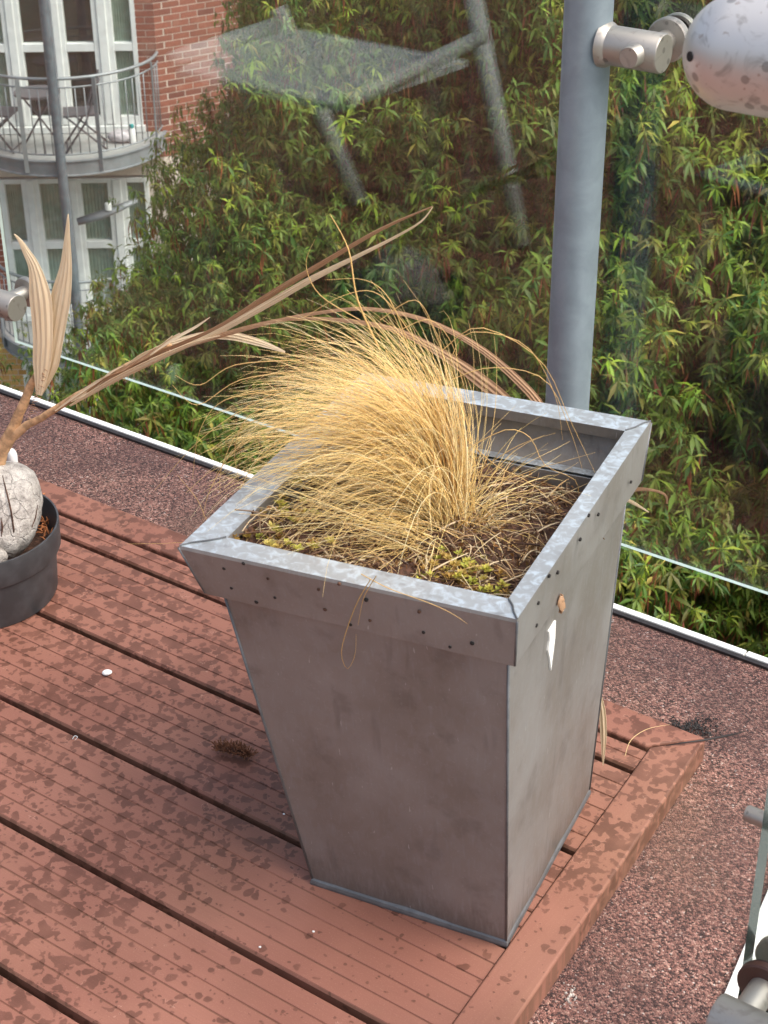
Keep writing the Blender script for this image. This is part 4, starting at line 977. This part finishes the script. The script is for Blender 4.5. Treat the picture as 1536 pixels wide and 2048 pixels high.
# bistro set on the upper balcony
def at(c, ang, p): return c + Matrix.Rotation(ang, 3, 'Z') @ V(*p)
bt = empty('bistro_table', 'small round dark bistro table on the upper rounded balcony', 'table')
tcn = F(-1.10, .62, ZA + .002)
MB().lathe([(.001, .0), (.25, .0), (.262, .006), (.262, .03), (.25, .026), (.001, .024)], tcn + V(0, 0, .64), 36).obj('table_top', MT['dark_metal'], bt)
for k in range(3):
    a_ = k * 2.094 + .4; MB().tube([tcn + V(.20 * math.cos(a_), .20 * math.sin(a_), .64), tcn + V(-.05 * math.cos(a_), -.05 * math.sin(a_), .3), tcn + V(.24 * math.cos(a_ + 3.14), .24 * math.sin(a_ + 3.14), 0.008)], .011, 8).obj('leg', MT['dark_metal'], bt, True)
def folding_chair(c, ang, label):
    ch = empty('folding_chair', label, 'chair', 'folding chairs on the upper balcony')
    for sd_ in (-.19, .19):
        MB().tube([at(c, ang, (-.22, sd_, .008)), at(c, ang, (.04, sd_, .36)), at(c, ang, (.20, sd_, .78)), at(c, ang, (.23, sd_, .84))], .013, 8).obj('back_leg', MT['dark_metal'], ch, True)
        MB().tube([at(c, ang, (.26, sd_ * .9, .008)), at(c, ang, (-.18, sd_ * .9, .42))], .012, 8).obj('front_leg', MT['dark_metal'], ch, True)
    MB().box(at(c, ang, (-.03, 0, .425)), (.36, .36, .022), (Matrix.Rotation(ang, 3, 'Z') @ V(1, 0, 0), Matrix.Rotation(ang, 3, 'Z') @ V(0, 1, 0), EZ)).obj('seat', MT['dark_metal'], ch)
    for x_, z_ in ((.155, .66), (.19, .75), (.225, .83)): MB().tube([at(c, ang, (x_, -.19, z_)), at(c, ang, (x_, .19, z_))], .013, 8, flat=1.0).obj('back_slat', MT['dark_metal'], ch, True)
    for x_ in (-.2, .22): MB().tube([at(c, ang, (x_, -.18, .04)), at(c, ang, (x_, .18, .04))], .009, 8).obj('stretcher', MT['dark_metal'], ch, True)
folding_chair(F(-.62, .60, ZA + .002), al + .15, 'dark folding bistro chair right of the round table on the upper balcony')
folding_chair(F(-1.58, .55, ZA + .002), al + math.pi - .2, 'dark folding bistro chair left of the round table on the upper balcony')
bo = empty('bottle', 'small white bottle with a teal cap at the right end of the upper balcony', 'bottle')
bc = F(-.09, .42, ZA + .002)
autosmooth(MB().lathe([(.001, 0), (.045, 0), (.048, .01), (.048, .12), (.03, .16), (.022, .17), (.022, .18), (.001, .18)], bc, 20).obj('body', MT['pebble'], bo), 40)
MB().lathe([(.026, .175), (.026, .21), (.02, .215), (.001, .215)], bc, 16).obj('cap', plain('teal_cap', S(40, 150, 150), .4), bo)
bgm = MB(); cb = F(-.22, .40, ZA + .002); lo = []
for i in range(9):
    t = math.pi * i / 8; lo.append([cb + E1 * (.15 * math.sin(t) * math.cos(a_) * (1 + .2 * math.sin(5 * a_))) + EN * (.10 * math.sin(t) * math.sin(a_)) + EZ * (.075 * (1 - math.cos(t))) for a_ in np.linspace(0, 2 * math.pi, 17)[:-1]])
tag(bgm.loops(lo, True, True).obj('plastic_bag', plain('crumpled_bag', S(196, 190, 194), .6, 0, .2, 25, .6), None, True), 'crumpled pale plastic bag beside the bottle on the upper balcony', 'bag')
# small lamp under the upper balcony
lm = empty('outdoor_lamp', 'grey outdoor lamp with a white cap under the upper balcony', 'lamp')
lcn = F(-.47, .55, 0); 
MB().tube([F(-.80, .58, -5.66), F(-.55, .55, -5.60), F(-.30, .50, -5.52), F(-.10, .42, -5.46)], [.05, .06, .05, .03], 10, flat=.7).obj('arm', MT['balcony'], lm, True)
MB().lathe([(.001, 0), (.038, 0), (.04, .01), (.04, .075), (.034, .085), (.001, .085)], F(-.43, .55, -5.53), 20).obj('cap', MT['frame'], lm)

# ================================================================== TREES
GREENS = np.array([lin((94, 124, 42)), lin((76, 112, 44)), lin((112, 138, 48)), lin((64, 102, 48)), lin((124, 144, 54)), lin((98, 108, 42)), lin((112, 102, 48))])
YOUNG = np.array([lin((146, 172, 52)), lin((158, 170, 62)), lin((132, 160, 46)), lin((168, 158, 74))])
RUST = np.array([lin((156, 94, 60)), lin((136, 72, 52)), lin((166, 114, 70)), lin((122, 66, 48)), lin((140, 106, 62))])
def inpoly(x, y, P):
    c = False; n_ = len(P)
    for i in range(n_):
        x1, y1 = P[i]; x2, y2 = P[(i + 1) % n_]
        if (y1 > y) != (y2 > y) and x < (x2 - x1) * (y - y1) / (y2 - y1) + x1: c = not c
    return c
def whorls(c, ax, size, young, rust, rng):
    # whorls of narrow drooping leaves at the ends of shoots, some with hanging racemes
    N = len(c); K = 12; ax = unit(ax); t1 = unit(np.cross(ax, np.array([0.3, 0.5, 0.81]))); t2 = np.cross(ax, t1)
    k = np.arange(K)[None]; a = k * 2.399 + rng.uniform(0, 6.28, (N, 1)) + rng.uniform(-.35, .35, (N, K)); u = k / K
    el = rng.uniform(-.5, .8, (N, K)) + .6 * (u - .5)
    d = (t1[:, None] * np.cos(a)[..., None] + t2[:, None] * np.sin(a)[..., None]) * np.cos(el)[..., None] + ax[:, None] * np.sin(el)[..., None]
    d = d + np.array([0, 0, -1.]) * (.40 + .45 * (1 - u) + rng.uniform(-.2, .3, (N, 1)))[..., None]
    d = unit(d); L = size[:, None] * rng.uniform(.4, 1.25, (N, K)); base = c[:, None] - ax[:, None] * (size[:, None] * .6 * (1 - u))[..., None]
    nrm = unit(np.cross(np.cross(d, UP + ax[:, None] * .4), d) + rng.normal(0, .25, (N, K, 3)))
    pal = np.where(young[:, None, None], YOUNG[rng.integers(0, len(YOUNG), (N, K))], GREENS[rng.integers(0, len(GREENS), (N, K))])
    bc = np.where(young[:, None], YOUNG[rng.integers(0, len(YOUNG), N)], GREENS[rng.integers(0, len(GREENS), N)])
    col = (pal * .45 + bc[:, None] * .55) * rng.uniform(.72, 1.25, (N, 1, 1)) * rng.uniform(.8, 1.2, (N, K, 1))
    yl = rng.random((N, K)) < .008; col[yl] = lin((186, 170, 84))
    W = L * rng.uniform(.17, .25, (N, K))
    R = [x.reshape(-1, x.shape[-1]) if x.ndim == 3 else x.ravel() for x in (base, d, nrm, L, W, col)]
    sel = np.where(rng.random(N) < rust)[0]
    if len(sel):
        n_ = len(sel); J = 8; dd = unit(np.array([0, 0, -1.]) + rng.normal(0, .2, (n_, J, 3))); LL = size[sel][:, None] * rng.uniform(.8, 1.9, (n_, J))
        bb = c[sel][:, None] + (t1[sel][:, None] * rng.normal(0, .3, (n_, J, 1)) + t2[sel][:, None] * rng.normal(0, .3, (n_, J, 1))) * size[sel][:, None, None] - ax[sel][:, None] * size[sel][:, None, None] * .2
        X = [bb.reshape(-1, 3), dd.reshape(-1, 3), rng.normal(0, 1, (n_ * J, 3)), LL.ravel(), LL.ravel() * rng.uniform(.05, .10, n_ * J), (RUST[rng.integers(0, len(RUST), (n_, J))] * rng.uniform(.75, 1.2, (n_, 1, 1))).reshape(-1, 3)]
        R = [np.concatenate([p_, q_]) for p_, q_ in zip(R, X)]
    return R
def bake(R, name):
    v, f, c = leaf_arrays(R[0], unit(R[1]), unit(R[2]), R[3], R[4], R[5], .10, .14)
    return big_mesh(name, v, f, c, MT['leaf'])
rg = np.random.default_rng(3)
SPRIGS = [bake(whorls(np.zeros((1, 3)), np.array([[0.2, -.5, .8]]), np.array([.06]), np.array([k % 4 == 0]), .5, rg), 'leaf_cluster') for k in range(8)]

def make_tree(label, poly, dist, trunk_xy, n_cl, size, near_n, seed):
    random.seed(seed); rg = np.random.default_rng(seed); tr = empty('evergreen_tree', label, 'tree', 'trees beyond the terrace')
    xs = [p[0] for p in poly]; ys = [p[1] for p in poly]; clumps = []; tries = 0
    while len(clumps) < n_cl and tries < 20000:
        tries += 1; x, y = random.uniform(min(xs), max(xs)), random.uniform(min(ys), max(ys))
        if not inpoly(x, y, poly): continue
        lay = 0 if len(clumps) < n_cl * .42 else (1 if len(clumps) < n_cl * .75 else 2)
        dd = dist(x, y) + random.uniform(-.45, .45) + (0, random.uniform(.6, 1.3), random.uniform(1.6, 2.6))[lay]; c = np.array(atd(x, y, dd)); rr = random.uniform(.16, .40) * dd / 7.5 * (1, 1.1, 1.5)[lay]
        if any(np.linalg.norm(c - q[0]) < (.60, .45, .45)[lay] * (rr + q[1]) for q in clumps): continue
        clumps.append((c, rr))
    P, A, Yg = [], [], []
    for c, rr in clumps:
        ns = int(140 * (rr / .28) ** 1.8); ty = random.random() < .3
        d = unit(rg.normal(0, 1, (ns, 3)) + np.array([0, 0, .15])); r_ = rr * rg.uniform(.5, 1.08, (ns, 1)) * (1 + .25 * np.sin(d[:, :1] * 5 + c[0] * 7) * np.sin(d[:, 1:2] * 4 + c[1] * 5))
        out = c - np.array([bx_ for bx_ in (trunk_xy[0], trunk_xy[1], c[2])]); out = out / (np.linalg.norm(out) + 1e-6)
        q = d * r_ * np.array([1.15, 1.15, .85]); along = q @ out; q[:, 2] -= .35 * np.maximum(0, along)      # boughs droop outwards
        P.append(c + q); A.append(d * .7 + out * .5 + np.array([0, 0, .3])); Yg.append((d[:, 2] > .1) & (rg.random(ns) < (.34 if ty else .12)))
    P, A, Yg = np.concatenate(P), np.concatenate(A), np.concatenate(Yg); ok = P[:, 2] > GROUND_Z + .3; P, A, Yg = P[ok], A[ok], Yg[ok]
    tag(link('crown', bake(whorls(P, A, size * rg.uniform(.6, 1.3, len(P)), Yg, .2, rg), 'crown'), tr), kind='stuff')
    # nearest shoots as single pieces at the front of the mass
    D_ = P - CAM_C; fz = D_ @ CAM_F; vis = (np.abs(D_ @ CAM_R / fz) < 768 / FPX) & (np.abs(D_ @ CAM_U / fz) < 1024 / FPX)
    idx = np.argsort(np.where(vis, np.linalg.norm(D_, axis=1), 1e6))
    for i in idx[5:5 + near_n * 3:3]:
        o = link('leaf_cluster', random.choice(SPRIGS), tr); o.location = Vector(P[i] + unit(CAM_C - P[i]) * .03); o.rotation_euler = (random.uniform(-.4, .4), random.uniform(-.4, .4), random.uniform(-1.2, 1.2)); s_ = size / .06 * random.uniform(.7, 1.0); o.scale = (s_, s_, s_)
    # trunk and limbs out to the clumps
    m = MB(); bx, by = trunk_xy; zt = max(c[2] for c, r_ in clumps) + .2
    ctr = [V(bx + .15 * math.sin(z * .6), by + .15 * math.cos(z * .5), z) for z in np.linspace(GROUND_Z - .1, zt, 14)]
    m.tube(ctr, [max(.03, .17 * (1 - i / 14.5)) for i in range(14)], 12)
    for c, rr in clumps[::2]:
        z = c[2] - random.uniform(.5, 1.3); i = int(np.clip((z - GROUND_Z) / (zt - GROUND_Z) * 13, 1, 12)); a = ctr[i]; b = Vector(c); L = (b - a).length
        q = [a, a.lerp(b, .35) + V(random.gauss(0, .08), random.gauss(0, .08), random.gauss(0, .08)), a.lerp(b, .7) + V(random.gauss(0, .08), random.gauss(0, .08), .10), b]
        m.tube(q, [.035, .024, .014, .005], 6)
    m.obj('trunk', MT['bark'], tr, True)
    return tr
polyA = [(590, -330), (570, 40), (490, 285), (400, 390), (440, 480), (325, 575), (250, 640), (225, 720), (265, 800), (330, 900), (480, 1060), (800, 1180), (1090, 1180), (1090, -330)]
polyB = [(1080, -330), (2700, -330), (2700, 1500), (1500, 1520), (1180, 1300), (1080, 1200)]
tA = atd(800, 420, 10.6); tB = atd(1450, 560, 8.6)
make_tree('dense evergreen tree with rusty hanging racemes between the brick building and the steel post', polyA, lambda x, y: 8.6 - .7 * (x / 1000) - .0004 * max(0, y), (tA.x, tA.y), 250, .058, 110, 5)
make_tree('dense evergreen tree with paler young leaf tips to the right of the steel post', polyB, lambda x, y: 7.3 - .0006 * max(0, y), (tB.x, tB.y), 400, .064, 140, 9)
